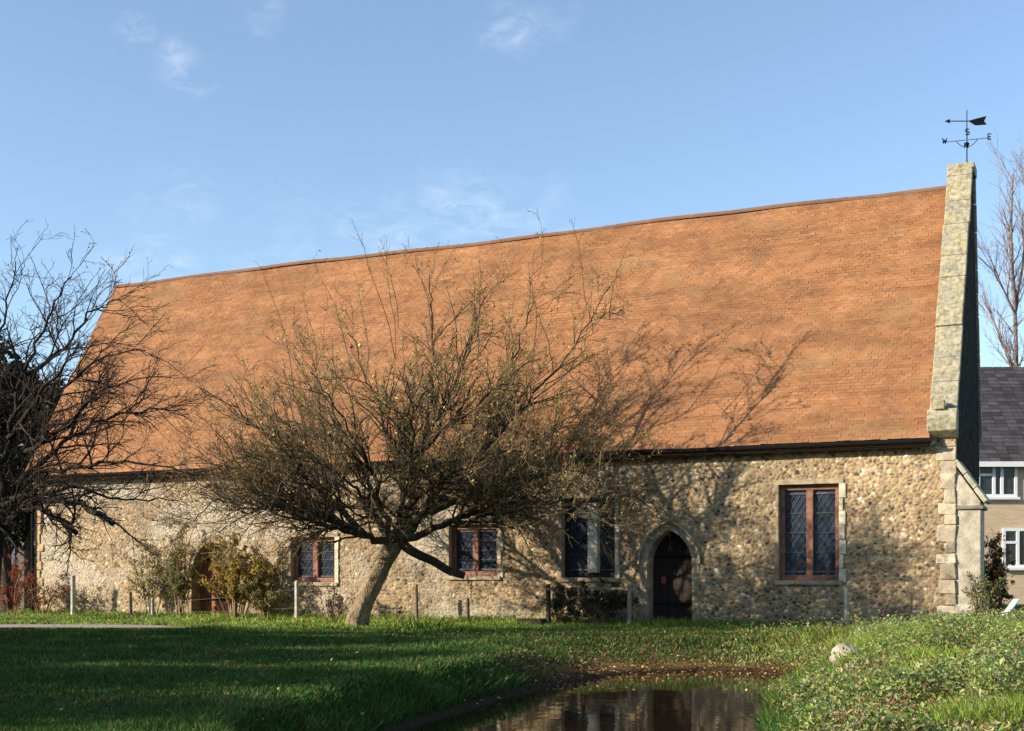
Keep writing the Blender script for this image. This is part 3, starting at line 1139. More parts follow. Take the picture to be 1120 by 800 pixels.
# windows -----------------------------------------------------------
def make_window(key, timber=True, lit_mullion=False):
    x0, x1, z0, z1 = WIN[key]
    w = x1 - x0
    yf = YW + (.10 if timber else .16)
    g = Geo()
    b = .105
    g.box((x0, yf, z0), (x0 + b, yf + .1, z1))
    g.box((x1 - b, yf, z0), (x1, yf + .1, z1))
    g.box((x0 + b, yf + .002, z1 - b * 1.1), (x1 - b, yf + .102, z1))
    g.box((x0 + b, yf + .002, z0), (x1 - b, yf + .102, z0 + b * 1.1))
    win = g.build('window', M['timber'] if timber else M['darkwood'], chapel, bevel=.012)
    xm = (x0 + x1) / 2 + (.06 * w if lit_mullion else 0)
    mw = .075 if not lit_mullion else .12
    g = Geo()
    g.box((xm - mw, yf - (.012 if not lit_mullion else .13), z0 + b * 1.1), (xm + mw, yf + .11, z1 - b * 1.1), (.66, .58, .46))
    g.build('mullion', M['stone'] if lit_mullion else M['timber'], win, bevel=.012)
    for (a, c) in ((x0 + b, xm - mw), (xm + mw, x1 - b)):
        za, zb = z0 + b * 1.1, z1 - b * 1.1
        g = Geo()
        nqx, nqz = max(2, int(round((c - a) / .11))), max(3, int(round((zb - za) / .16)))
        rq = np.random.default_rng(int(abs(a) * 100))
        for iq in range(nqx):
            for jq in range(nqz):
                xa_, xb_ = a + (c - a) * iq / nqx, a + (c - a) * (iq + 1) / nqx
                za_, zb_ = za + (zb - za) * jq / nqz, za + (zb - za) * (jq + 1) / nqz
                tx, tz = rq.normal(0, .022, 2)
                hx, hz = (xb_ - xa_) / 2, (zb_ - za_) / 2
                yc = yf + .078
                g.add([(xa_, yc - tx * hx - tz * hz, za_), (xb_, yc + tx * hx - tz * hz, za_), (xb_, yc + tx * hx + tz * hz, zb_), (xa_, yc - tx * hx + tz * hz, zb_)], [[0, 1, 2, 3]])
        g.build('pane', M['glass'], win)
        g = Geo()
        # diamond leading clipped to the light
        s = .135
        hw = c - a
        H = zb - za
        for sg in (1, -1):
            for k in np.arange(-H * 1.2, hw + H * 1.2, s):
                # line x = k + sg * z * .62
                pts = []
                q = .62 * sg
                for zz in np.linspace(0, H, 160):
                    xx = k + q * zz
                    if 0 <= xx <= hw:
                        pts.append((xx, zz))
                if len(pts) > 3:
                    p, r = pts[0], pts[-1]
                    g.bar((a + p[0], yf + .066 - .003 * sg, za + p[1]), (a + r[0], yf + .066 - .003 * sg, za + r[1]), .006, .013, up=(0, 1, 0))
        g.bar((a, yf + .058, za + H * .04), (c, yf + .058, za + H * .04), .02, .04)
        g.bar((a, yf + .058, zb - H * .04), (c, yf + .058, zb - H * .04), .02, .04)
        for fr in (.27, .5, .73):
            g.bar((a, yf + .055, za + H * fr), (c, yf + .055, za + H * fr), .012, .014)
        g.build('lead_lattice', M['lead'], win)
    # dressed stone round the opening
    g = Geo()
    rg = np.random.default_rng(int(abs(x0) * 10))
    for side in (0, 1):
        z = z0 - .04
        while z < z1 - .01:
            h = min(rg.uniform(.22, .34), z1 + .02 - z)
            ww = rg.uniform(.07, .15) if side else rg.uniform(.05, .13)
            tcol = tuple(np.array([.58, .50, .36] if side else [.33, .26, .16]) * rg.uniform(.86, 1.08))  # sun painted in: right jamb lighter, left one darker
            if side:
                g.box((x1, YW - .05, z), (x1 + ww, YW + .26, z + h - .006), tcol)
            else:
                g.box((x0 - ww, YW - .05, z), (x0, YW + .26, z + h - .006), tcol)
            z += h
    g.box((x0 - .12, YW - .052, z1 + .001), (x1 + .10, YW + .26, z1 + .11), (.36, .28, .18))
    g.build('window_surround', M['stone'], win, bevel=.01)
    g = Geo()
    g.box((x0 - .08, YW - .075, z0 - .10), (x1 + .08, YW + .25, z0 - .001), (.34, .27, .18))
    g.build('sill', M['stone'], win, bevel=.012)


make_window('a')
make_window('b', timber=False, lit_mullion=True)
make_window('c')
make_window('d')


# doors ---------------------------------------------------------------
def make_door(key, mat, depth, planks):
    x0, x1, zt = DOOR[key]
    # leaf made of planks inside the pointed opening
    g = Geo()
    rg = np.random.default_rng(4)
    xs = np.linspace(x0, x1, planks + 1)
    w = x1 - x0
    r = .78 * w
    rise = math.sqrt(r * r - (r - w / 2) ** 2)
    zsp = zt - rise

    def top(x):
        xx = np.clip(x, x0, x1)
        if xx < (x0 + x1) / 2:
            return zsp + math.sqrt(max(0, r * r - (x0 + r - xx) ** 2))
        return zsp + math.sqrt(max(0, r * r - (xx - (x1 - r)) ** 2))
    for a, b in zip(xs[:-1], xs[1:]):
        y = YW + depth + rg.uniform(0, .008)
        xx = np.linspace(a + .004, b - .004, 5)
        poly = [(a + .004, 0, 0.02), (b - .004, 0, 0.02)] + [(q, 0, top(q)) for q in xx[::-1]]
        g.prism(poly, (0, y, 0), (0, y + .06, 0))
    leaf = g.build('door', mat, chapel)
    for z in (.45, 1.55):
        g = Geo()
        g.box((x0 + .02, YW + depth - .012, z), (x1 - .12, YW + depth - .002, z + .05))
        g.build('strap_hinge', M['iron'], leaf)
    g = Geo()
    hx = x0 + w * .25
    a = np.linspace(0, 2 * math.pi, 15)
    g.tube([(hx + .06 * math.cos(q), YW + depth - .025, 1.02 + .06 * math.sin(q)) for q in a], .011, 6)
    g.box((hx - .05, YW + depth - .014, .96), (hx + .05, YW + depth - .003, 1.12))
    g.build('handle', M['handle'], leaf)
    # stone surround: jambs and arch voussoirs, chamfered look by two steps
    g = Geo()
    for gi, go, ya, yb, tone in ((0.0, .10, -.02, depth + .1, .9), (.10, .17, -.03, .1, .9)):
        inn = arch_path(x0, x1, zt, 7, gi)
        out = arch_path(x0, x1, zt, 7, go)
        def split(p):
            q = []
            for i, (aa, bb) in enumerate(zip(p[:-1], p[1:])):
                n = 5 if i in (0, len(p) - 2) else 1
                for k in range(n):
                    q.append((aa[0] + (bb[0] - aa[0]) * k / n, aa[1] + (bb[1] - aa[1]) * k / n))
            q.append(p[-1])
            return q
        I, O = split(inn), split(out)
        for k in range(len(I) - 1):
            qd = [(I[k][0], 0, I[k][1]), (O[k][0], 0, O[k][1]), (O[k + 1][0], 0, O[k + 1][1]), (I[k + 1][0], 0, I[k + 1][1])]
            pr = rg.uniform(-.008, .008)
            g.prism(qd, (0, YW + ya + pr, 0), (0, YW + yb, 0), tuple(np.array([.38, .30, .20] if key == 'main' else [.30, .225, .135]) * tone * rg.uniform(.72, 1.15)))
    # drip mould over the arch
    if key != 'main':
        g.build('door_surround', M['stone'], chapel, bevel=.008)
        return
    inn = arch_path(x0, x1, zt, 9, .172)
    out = arch_path(x0, x1, zt, 9, .215)
    for k in range(1, len(inn) - 2):
        qd = [(inn[k][0], 0, inn[k][1]), (out[k][0], 0, out[k][1]), (out[k + 1][0], 0, out[k + 1][1]), (inn[k + 1][0], 0, inn[k + 1][1])]
        g.prism(qd, (0, YW - .10, 0), (0, YW + .02, 0), (.36, .30, .21))
    g.box((x0 - .05, YW - .2, -.06), (x1 + .05, YW + depth + .1, .035), (.4, .35, .28))
    g.build('door_surround', M['stone'], chapel, bevel=.008)


M['handle'] = mat_tint('rusty_handle', (0.3, 0.1, 0.05), rough=.5, use_tint=False)
make_door('main', M['darkwood'], .42, 6)
make_door('left', M['orangewood'], .34, 5)

# ------------------------------------------------------------------ weathervane on the gable
wvp = np.array([(GX0 + GX1) / 2 + .12, YR, HR + .40])
vane = thing('weathervane', wvp, 'black iron weathervane with four lettered arms on the tip of the right gable', 'weathervane')
g = Geo()
g.tube([wvp - [0, 0, .1], wvp + [0, 0, 1.32]], [.015, .009], 8)
g.build('pole', M['iron'], vane)
g = Geo()
bc = wvp + [0, 0, .52]
vs, fs = [], []
for i in range(7):
    th = math.pi * i / 6
    for j in range(10):
        ph = 2 * math.pi * j / 10
        vs.append(bc + .055 * np.array([math.sin(th) * math.cos(ph), math.sin(th) * math.sin(ph), math.cos(th)]))
for i in range(6):
    for j in range(10):
        fs.append([i * 10 + j, i * 10 + (j + 1) % 10, (i + 1) * 10 + (j + 1) % 10, (i + 1) * 10 + j])
g.add(vs, fs)
g.build('ball', M['iron'], vane, smooth=True)
GL = {'N': [((0, 0), (0, 1)), ((0, 1), (.7, 0)), ((.7, 0), (.7, 1))],
      'E': [((0, 0), (0, 1)), ((0, 0), (.65, 0)), ((0, .5), (.55, .5)), ((0, 1), (.65, 1))],
      'S': [((.65, 1), (0, 1)), ((0, 1), (0, .5)), ((0, .5), (.65, .5)), ((.65, .5), (.65, 0)), ((.65, 0), (0, 0))],
      'W': [((0, 1), (.2, 0)), ((.2, 0), (.4, .7)), ((.4, .7), (.6, 0)), ((.6, 0), (.8, 1))]}
za = .62
for ang, ch in ((math.radians(277), 'S'), (math.radians(187), 'W'), (math.radians(97), 'N'), (math.radians(7), 'E')):
    dr = np.array([math.cos(ang), math.sin(ang), 0])
    g = Geo()
    tip = wvp + dr * .50 + [0, 0, za]
    g.bar(wvp + dr * .02 + [0, 0, za], tip, .011)
    # scroll brace under the arm
    pts = [wvp + dr * (.02 + .22 * t) + np.array([0, 0, za - .16 + .16 * t * t]) for t in np.linspace(0, 1, 6)]
    g.tube(pts, .008, 5)
    arm = g.build('arm', M['iron'], vane)
    g = Geo()
    h = .12
    tr = RV
    o0 = tip + dr * .0 - np.array([tr[0], tr[1], 0]) * h * .35 - [0, 0, .03]
    for (a, b) in GL[ch]:
        p = o0 + np.array([tr[0], tr[1], 0]) * a[0] * h + [0, 0, a[1] * h]
        q = o0 + np.array([tr[0], tr[1], 0]) * b[0] * h + [0, 0, b[1] * h]
        g.bar(p, q, .021, .021)
    g.build('letter', M['iron'], arm)
g = Geo()
zz = wvp[2] + 1.06
r3 = np.array([RV[0], RV[1], 0])
c0 = wvp * [1, 1, 0] + [0, 0, zz]
fl = [c0 + r3 * .06 + [0, 0, -.015], c0 + r3 * .2 + [0, 0, -.10], c0 + r3 * .46 + [0, 0, -.08], c0 + r3 * .40 + [0, 0, .0], c0 + r3 * .46 + [0, 0, .12], c0 + r3 * .22 + [0, 0, .06],
      c0 + r3 * .06 + [0, 0, .015]]
cvv = np.array([CV[0], CV[1], 0])
g.prism(fl, -cvv * .008, cvv * .008)
g.bar(c0 - r3 * .42, c0 + r3 * .1, .018)
g.prism([c0 - r3 * .52, c0 - r3 * .40 + [0, 0, .05], c0 - r3 * .40 - [0, 0, .05]], -cvv * .008, cvv * .008)
g.build('vane', M['iron'], vane)


# ------------------------------------------------------------------ trees
def unit(v):
    return v / (np.linalg.norm(v) + 1e-9)


def branch(rng, p, d, L, r0, r1, nseg, wob, trop, bow=0.0):
    pts = [np.array(p, float)]
    d = unit(np.array(d, float))
    for i in range(nseg):
        d = unit(d + rng.normal(0, wob, 3) + np.array([0, 0, trop]) * (1 if bow == 0 else (1 - bow * i / nseg)))
        pts.append(pts[-1] + d * L / nseg)
    return np.array(pts), np.linspace(r0, r1, nseg + 1)


def smooth_line(pts, n):
    """Catmull-Rom through the points"""
    P = np.asarray(pts, float)
    P = np.vstack([2 * P[0] - P[1], P, 2 * P[-1] - P[-2]])
    out = []
    for i in range(1, len(P) - 2):
        for t in np.linspace(0, 1, n, endpoint=False):
            a, b, c, d = P[i - 1], P[i], P[i + 1], P[i + 2]
            out.append(.5 * ((2 * b) + (c - a) * t + (2 * a - 5 * b + 4 * c - d) * t * t + (3 * b - a - 3 * c + d) * t ** 3))
    out.append(P[-2])
    return np.array(out)


def sprout(rng, lines, levels, centre):
    """grow secondary wood from the given limbs; returns a list per level"""
    res = []
    cur = lines
    for lv in levels:
        nxt = []
        for pts, rad in cur:
            seglen = np.linalg.norm(np.diff(pts, axis=0), axis=1)
            L = seglen.sum()
            cum = np.concatenate([[0], np.cumsum(seglen)])
            cnt = rng.poisson(lv['per_m'] * L * (1 - lv['t0'])) + lv.get('min', 0)
            for _ in range(cnt):
                t = lv['t0'] + (1 - lv['t0']) * rng.uniform() ** lv.get('tp', 1.0)
                a = t * L
                i = min(np.searchsorted(cum, a, side='right') - 1, len(pts) - 2)
                f = (a - cum[i]) / (seglen[i] + 1e-9)
                p = pts[i] * (1 - f) + pts[i + 1] * f
                if 'open' in lv and rng.uniform() < lv['open'] * float(ss(3.8, 5.6, p[2])):
                    continue
                r = rad[i] * (1 - f) + rad[i + 1] * f
                tan = unit(pts[i + 1] - pts[i])
                side = rng.normal(size=3)
                side = unit(side - tan * (side @ tan))
                outw = unit((p - centre) * np.array([1, 1, .6]))
                ang = rng.uniform(*lv['ang'])
                d = tan * math.cos(ang) + side * math.sin(ang) + outw * lv.get('out', 0) + np.array([0, 0, lv.get('up', 0)])
                le = rng.uniform(*lv['len']) * (1 - lv.get('short', .35) * t)
                rr = min(r * lv['rf'], lv['rmax'])
                nxt.append(branch(rng, p, d, le, rr, max(rr * .35, lv['rmin']), lv['seg'], lv['wob'], lv['trop'], lv.get('bow', 0)))
        res.append(nxt)
        cur = nxt
    return res


def line_from_px(L, D0, n=5):
    return smooth_line([px(x, y, D0 + (dd[0] if dd else 0)) for x, y, *dd in L], n)


def ksides(r):
    return 12 if r > .12 else 8 if r > .05 else 5 if r > .018 else 3


rng = np.random.default_rng(101)
DA = 28.5
AP = px(388, 691, DA)
AP[2] = 0
apple = thing('apple_tree', AP, 'old apple tree with a leaning trunk and wide sparse crown before the chapel', 'tree')
trunk_line = line_from_px([(386, 700, 0), (392, 676, 0), (402, 650, 0), (416, 622, 0), (430, 598, 0), (437, 583, 0)], DA)
limb_px = [
    ([(430, 598, 0), (462, 566, -.3), (515, 512, -.6), (575, 442, -.8), (628, 378, -.7), (668, 312, -.5)], .115),
    ([(433, 592, 0), (450, 548, .3), (464, 480, .5), (474, 410, .4), (473, 345, .3), (468, 300, .2)], .10),
    ([(430, 596, 0), (416, 552, .1), (384, 492, .5), (345, 432, .9), (322, 385, 1.1)], .095),
    ([(430, 596, 0), (396, 584, -.5), (345, 562, -1.0), (296, 532, -1.5), (250, 512, -1.8), (214, 520, -1.9)], .10),
    ([(400, 586, -.4), (356, 542, -.3), (305, 490, 0), (258, 448, .2), (222, 428, .3)], .085),
    ([(433, 592, 0), (486, 572, -1), (555, 538, -1.8), (622, 508, -2.2), (678, 498, -2.3)], .10),
    ([(431, 594, 0), (436, 560, -1.2), (452, 500, -2.5), (446, 438, -3.3), (440, 400, -3.5)], .09),
    ([(433, 592, 0), (462, 558, 1.2), (505, 498, 2.4), (545, 432, 3.2), (566, 372, 3.5)], .095),
    ([(470, 560, -.3), (536, 524, .6), (598, 478, 1.4), (652, 430, 1.9)], .075),
    ([(430, 596, 0), (400, 556, 1), (352, 505, 2), (330, 455, 2.8)], .085),
    ([(450, 545, .3), (428, 480, -.6), (402, 420, -1.1), (382, 360, -1.3)], .07),
    ([(520, 508, -.6), (548, 450, .3), (566, 380, .8), (585, 320, 1.0)], .06),
    ([(396, 584, -.5), (350, 572, -1.9), (300, 556, -2.8), (262, 560, -3.2)], .07),
    ([(486, 572, -1), (540, 566, -2.4), (600, 552, -3.2), (650, 560, -3.5)], .065),
    ([(400, 556, 1), (362, 548, 2.0), (318, 530, 3.0), (280, 520, 3.4)], .065),
    ([(356, 542, -.3), (330, 520, -1.6), (300, 505, -2.4), (268, 500, -2.9)], .055),
    ([(462, 566, -.3), (510, 540, 1.0), (570, 522, 2.4), (625, 510, 3.2)], .06),
    ([(452, 500, -2.5), (500, 460, -3.0), (548, 420, -3.2), (590, 390, -3.2)], .055),
    ([(416, 552, .1), (400, 500, -1.6), (370, 450, -2.4), (340, 410, -2.8)], .06),
    ([(464, 480, .5), (500, 420, 1.2), (520, 360, 1.6), (528, 320, 1.7)], .055),
    ([(384, 492, .5), (340, 470, 1.4), (290, 455, 2.0), (250, 455, 2.2)], .055),
    ([(436, 560, -1.2), (480, 530, -2.8), (530, 500, -3.6), (585, 480, -4.0)], .06),
    ([(418, 575, -.4), (395, 540, -2.2), (360, 515, -3.4), (318, 500, -4.0)], .06),
    ([(396, 584, -.5), (340, 552, -.2), (285, 532, .2), (238, 545, .4), (204, 574, .4)], .07),
    ([(396, 584, -.5), (350, 568, -1.2), (306, 552, -1.8), (268, 562, -2.2), (240, 584, -2.4)], .055),
    ([(470, 562, .4), (552, 526, 1.0), (630, 518, 1.2), (690, 542, 1.2), (716, 566, 1.2)], .07),
    ([(486, 572, -1), (560, 552, -1.4), (626, 548, -1.7), (684, 572, -1.8)], .06),
]
limbs = []
for L, r in limb_px:
    ln = line_from_px(L, DA, 5)
    ln[1:] += rng.normal(0, .035, (len(ln) - 1, 3))
    limbs.append((ln, .011 + (r - .011) * np.linspace(1, 0, len(ln)) ** 1.8))
stub = line_from_px([(434, 590, 0), (452, 604, -.2), (474, 614, -.4), (490, 624, -.55), (508, 630, -.6)], DA, 4)
stub_r = np.linspace(.115, .08, len(stub))
tr_r = np.interp(np.arange(len(trunk_line)), [0, 3, 8, 18, len(trunk_line) - 1], [.36, .25, .21, .19, .20])


def limb_shade_col(r, rng):
    c = np.array([.075, .057, .038])  # near-black bark paints in the limbs' own shade; trunk stays pale
    return c * rng.uniform(.75, 1.25)


def twig_col(r, rng):
    k = rng.uniform()
    if r < .0085:
        c = np.array([.25, .18, .085]) if k < .5 else np.array([.17, .095, .06]) if k < .82 else np.array([.30, .23, .12])
        return c * rng.uniform(.6, 1.2)
    c = np.array([.10, .08, .042]) if k < .5 else np.array([.07, .05, .032])
    return c * rng.uniform(.7, 1.2)


cen = px(440, 585, DA)
lv = [dict(open=.3, per_m=6.4, t0=.12, ang=(.5, 1.2), len=(.9, 2.2), rf=.62, rmax=.030, rmin=.007, seg=6, wob=.15, trop=.03, up=.28, out=.3, short=.4),
      dict(open=.3, per_m=7.6, t0=.12, ang=(.4, 1.15), len=(.35, 1.05), rf=.65, rmax=.0135, rmin=.0048, seg=4, wob=.17, trop=.02, up=.2, out=.2),
      dict(open=.25, per_m=7.5, t0=.12, ang=(.4, 1.2), len=(.10, .42), rf=.7, rmax=.007, rmin=.004, seg=2, wob=.14, trop=.02)]
grown = sprout(rng, limbs, lv, cen)
# upright water shoots through the top of the crown
wood = np.vstack([l[0][2:] for l in limbs] + [l[0][1:] for l in grown[0] if l[0][0, 2] > 3.2])
shoots = []
for x, y0, y1, dd in [(437, 330, 240, .2), (430, 300, 252, .5), (448, 320, 258, -.3), (655, 330, 238, -.5), (640, 330, 285, 0), (310, 390, 283, 1.0), (367, 380, 275, -.8), (500, 340, 285, .8),
                      (532, 350, 290, 1.5), (600, 340, 290, .5), (585, 330, 270, .8), (410, 370, 280, -1), (470, 330, 275, .3), (345, 420, 300, .6), (545, 400, 320, 2.5), (680, 330, 258, -.6)]:
    p = px(x + rng.uniform(-6, 6), y0 + 40, DA + dd)
    q = px(x, y1, DA + dd + rng.uniform(-.2, .2))
    p = wood[np.argmin(np.linalg.norm((wood - p) * [1, 1, .8], axis=1))]
    q = q + (p - q) * np.array([.35, .6, 0])
    shoots.append(branch(rng, p, q - p, np.linalg.norm(q - p), .013, .004, 9, .10, .03))
sh2 = sprout(rng, shoots, [dict(per_m=6, t0=.3, ang=(.4, 1.0), len=(.12, .45), rf=.7, rmax=.006, rmin=.003, seg=3, wob=.12, trop=.05)], cen)
g = Geo()
V, Fq = tube_arrays(trunk_line, tr_r, 20)
# bark ridges and burrs
rr = np.random.default_rng(3)
ax_ = np.repeat(trunk_line, 20, axis=0)
rad_v = V - ax_
phase = np.tile(np.arange(20), len(trunk_line))
V = ax_ + rad_v * (1 + .16 * (fbm(phase * .9, np.repeat(np.arange(len(trunk_line)), 20) * .45, 71) - .5) + .07 * np.sin(phase * 2.2 + np.repeat(np.arange(len(trunk_line)), 20) * .35) + rr.normal(0, .035, len(V)))[:, None]
mesh('trunk', V, Fq, M['bark'], apple, cols=np.tile(np.array([[.27, .20, .12]]), (len(V), 1)) * rr.uniform(.75, 1.2, (len(V), 1)), smooth=True)
for ln, rd in limbs + [(stub, stub_r)]:
    V, Fq = tube_arrays(ln, rd, 10)
    m = len(ln)
    if rd[-1] > .05:
        V = np.vstack([V, ln[-1][None]])
        cap = np.array([[(m - 1) * 10 + j, (m - 1) * 10 + (j + 1) % 10, m * 10, m * 10] for j in range(10)])
        fl_ = [list(f) for f in Fq] + [[a, b, c] for a, b, c, _ in cap]
    else:
        fl_ = Fq
    ring = np.minimum(np.arange(len(V)) // 10, m - 1)
    mixc = np.clip(1 - np.linalg.norm(ln[ring] - trunk_line[-3], axis=1) / .75, 0, 1)[:, None] * .8
    mesh('limb', V, fl_, M['bark'], apple, cols=limb_shade_col(rd[0], rng)[None] * (1 - mixc) + np.array([[.2, .15, .09]]) * mixc, smooth=True)
allw = grown[0] + grown[1] + grown[2] + shoots + sh2[0]
tubes_mesh('crown', allw, M['twig'], apple, ksides, twig_col, rng)


def twig_points(lines, n, rng):
    idx = rng.integers(0, len(lines), n)
    P = np.empty((n, 3))
    for a, i in enumerate(idx):
        pts = lines[i][0]
        k = rng.integers(0, len(pts) - 1)
        f = rng.uniform()
        P[a] = pts[k] * (1 - f) + pts[k + 1] * f
    return P


LP = twig_points(grown[1] + grown[2] + grown[2] + sh2[0], 30000, rng)
zt_ = LP[:, 2]
LP = LP[rng.uniform(size=len(LP)) < .25 + .75 * ss(2.6, 5.2, zt_)]
leaf_mesh('foliage', LP, rng.uniform(.03, .075, len(LP)), rng, M['leaf'],
          pick(rng, len(LP), [(.48, .36, .08), (.34, .30, .07), (.55, .39, .09), (.24, .2, .05), (.42, .19, .06), (.6, .45, .13), (.3, .12, .05)], .25), apple)
# a few apples left hanging
fr_px = [(520, 403, .048, (.55, .03, .02)), (513, 430, .04, (.5, .05, .03)), (487, 446, .04, (.62, .6, .16)), (394, 378, .045, (.6, .52, .15)), (384, 379, .045, (.42, .06, .03)),
         (409, 412, .035, (.6, .5, .16)), (540, 335, .04, (.55, .14, .05)), (474, 462, .035, (.55, .55, .15)), (300, 470, .04, (.6, .48, .15)), (434, 474, .035, (.6, .5, .1)),
         (555, 470, .035, (.5, .1, .05)), (455, 505, .035, (.6, .52, .15))]
for x, y, r, c in fr_px:
    p = px(x, y, DA - rng.uniform(.6, 2.2))
    vs, fs = [], []
    for i in range(9):
        th = math.pi * i / 8
        for j in range(12):
            ph = 2 * math.pi * j / 12
            q = r * (1 - .12 * math.exp(-((th) / .5) ** 2) - .1 * math.exp(-((math.pi - th) / .5) ** 2))
            vs.append(p + q * np.array([math.sin(th) * math.cos(ph), math.sin(th) * math.sin(ph), math.cos(th) * .92]))
    for i in range(8):
        for j in range(12):
            fs.append([i * 12 + j, i * 12 + (j + 1) % 12, (i + 1) * 12 + (j + 1) % 12, (i + 1) * 12 + j])
    gg = Geo()
    gg.add(vs, fs, c)
    gg.tube([p + [0, 0, r * .8], p + [.008, 0, r * 2.0]], .004, 4, (.12, .08, .05))
    ob = gg.build('apple', M['fruit'], apple, smooth=True)

# left tree, shade painted into its dark bark, its trunk just at the edge of the picture
DL = 23.0
LT = px(-14, 700, DL)
LT[2] = 0
ltree = thing('bare_tree', LT, 'dark bare fruit tree at the left edge reaching low over the chapel verge', 'tree')
rng = np.random.default_rng(202)
t_line = line_from_px([(-18, 706, 0), (-16, 660, 0), (-12, 610, 0), (-4, 565, 0)], DL)
lpx = [([(-4, 566, 0), (22, 545, 0), (60, 548, -.3), (104, 560, -.6), (120, 572, -.7)], .085, .05),
       ([(-8, 590, 0), (20, 560, -.6), (52, 560, -1.2), (84, 582, -1.6)], .07, .045),
       ([(-4, 568, 0), (30, 520, .4), (80, 478, .6), (140, 452, .7), (205, 448, .6)], .08, .016),
       ([(-4, 566, 0), (20, 500, .2), (56, 440, .3), (104, 396, .2), (160, 380, 0)], .085, .016),
       ([(-4, 566, 0), (8, 480, -.2), (28, 410, -.4), (52, 350, -.4), (78, 300, -.3)], .085, .014),
       ([(-4, 566, 0), (-14, 480, .4), (-10, 400, .8), (6, 340, 1), (16, 285, 1)], .08, .014),
       ([(30, 520, .4), (90, 510, -.8), (150, 505, -1.4), (215, 520, -1.6)], .06, .014),
       ([(22, 545, 0), (90, 536, 1.0), (140, 548, 1.4), (195, 545, 1.5)], .05, .014),
       ([(20, 500, .2), (66, 470, -1), (116, 425, -1.6), (180, 412, -1.8)], .06, .014),
       ([(28, 410, -.4), (70, 380, .6), (104, 340, .9), (130, 330, 1)], .05, .012),
       ([(-4, 566, 0), (-60, 500, -.3), (-120, 450, -.6), (-170, 400, -.6)], .08, .014),
       ([(-4, 566, 0), (-50, 450, .6), (-80, 370, .9), (-90, 300, 1)], .08, .014),
       ([(8, 480, -.2), (40, 440, -1.2), (70, 395, -1.8), (90, 372, -2)], .06, .014)]
llimbs = []
for L, r0, r1 in lpx:
    ln = line_from_px(L, DL, 5)
    ln[1:] += rng.normal(0, .03, (len(ln) - 1, 3))
    llimbs.append((ln, (r1 if r1 > .03 else .010) + (r0 * .85 - (r1 if r1 > .03 else .010)) * np.linspace(1, 0, len(ln)) ** 1.4))
lcen = px(-4, 566, DL)
lgrown = sprout(rng, llimbs, [dict(per_m=6.5, t0=.12, ang=(.5, 1.2), len=(.6, 1.7), rf=.6, rmax=.024, rmin=.006, seg=6, wob=.17, trop=.0, up=.22, out=.3),
                              dict(per_m=7.5, t0=.12, ang=(.4, 1.2), len=(.25, .9), rf=.6, rmax=.011, rmin=.004, seg=4, wob=.18, trop=.0, up=.1, out=.2),
                              dict(per_m=7.5, t0=.15, ang=(.4, 1.2), len=(.08, .3), rf=.7, rmax=.006, rmin=.003, seg=2, wob=.14, trop=.0)], lcen)


def shade_bark_col(r, rng):
    return np.array([.042, .031, .023]) * rng.uniform(.7, 1.3)


tubes_mesh('trunk', [(t_line, np.linspace(.26, .2, len(t_line)))], M['bark'], ltree, lambda r: 14, shade_bark_col, rng)
for ln, rd in llimbs:
    V, Fq = tube_arrays(ln, rd, 8)
    V = np.vstack([V, ln[-1][None]])
    m = len(ln)
    mesh('limb', V, [list(f) for f in Fq] + [[(m - 1) * 8 + j, (m - 1) * 8 + (j + 1) % 8, m * 8] for j in range(8)], M['bark'], ltree,
         cols=np.tile(shade_bark_col(1, rng), (len(V), 1)), smooth=True)
tubes_mesh('crown', lgrown[0] + lgrown[1] + lgrown[2], M['twig'], ltree, ksides, shade_bark_col, rng)
LP = twig_points(lgrown[1] + lgrown[2], 900, rng)
leaf_mesh('foliage', LP, rng.uniform(.03, .06, len(LP)), rng, M['leaf'], pick(rng, len(LP), [(.12, .08, .03), (.16, .09, .04), (.07, .07, .03)]), ltree)


# background trees
def bare_bg(name, base, tops, label, seed, col, r0, group=None, crown_len=(1.2, 2.6)):
    rng = np.random.default_rng(seed)
    t = thing(name, base, label, 'tree', group)
    lines = []
    for L, a, b in tops:
        ln = smooth_line(L, 4)
        lines.append((ln, np.linspace(a, b, len(ln))))

    def cf(r, rng):
        return np.array(col) * rng.uniform(.75, 1.2)
    tubes_mesh('trunk', lines[:1], M['bark'], t, lambda r: 10, cf, rng)
    for l in lines[1:]:
        tubes_mesh('limb', [l], M['bark'], t, lambda r: 7, cf, rng)
    cen = np.array(base) + [0, 0, 2.0]
    gr = sprout(rng, lines, [dict(per_m=3.4, t0=.25, ang=(.3, .95), len=crown_len, rf=.6, rmax=.035, rmin=.008, seg=6, wob=.1, trop=.05, up=.3, out=.2),
                             dict(per_m=4.5, t0=.15, ang=(.3, .9), len=(.6, 1.6), rf=.6, rmax=.014, rmin=.005, seg=4, wob=.12, trop=.03, up=.15),
                             dict(per_m=3.5, t0=.2, ang=(.3, .9), len=(.2, .5), rf=.7, rmax=.008, rmin=.004, seg=2, wob=.12, trop=.02)], cen)
    tubes_mesh('crown', gr[0] + gr[1] + gr[2], M['twig'], t, ksides, cf, rng)


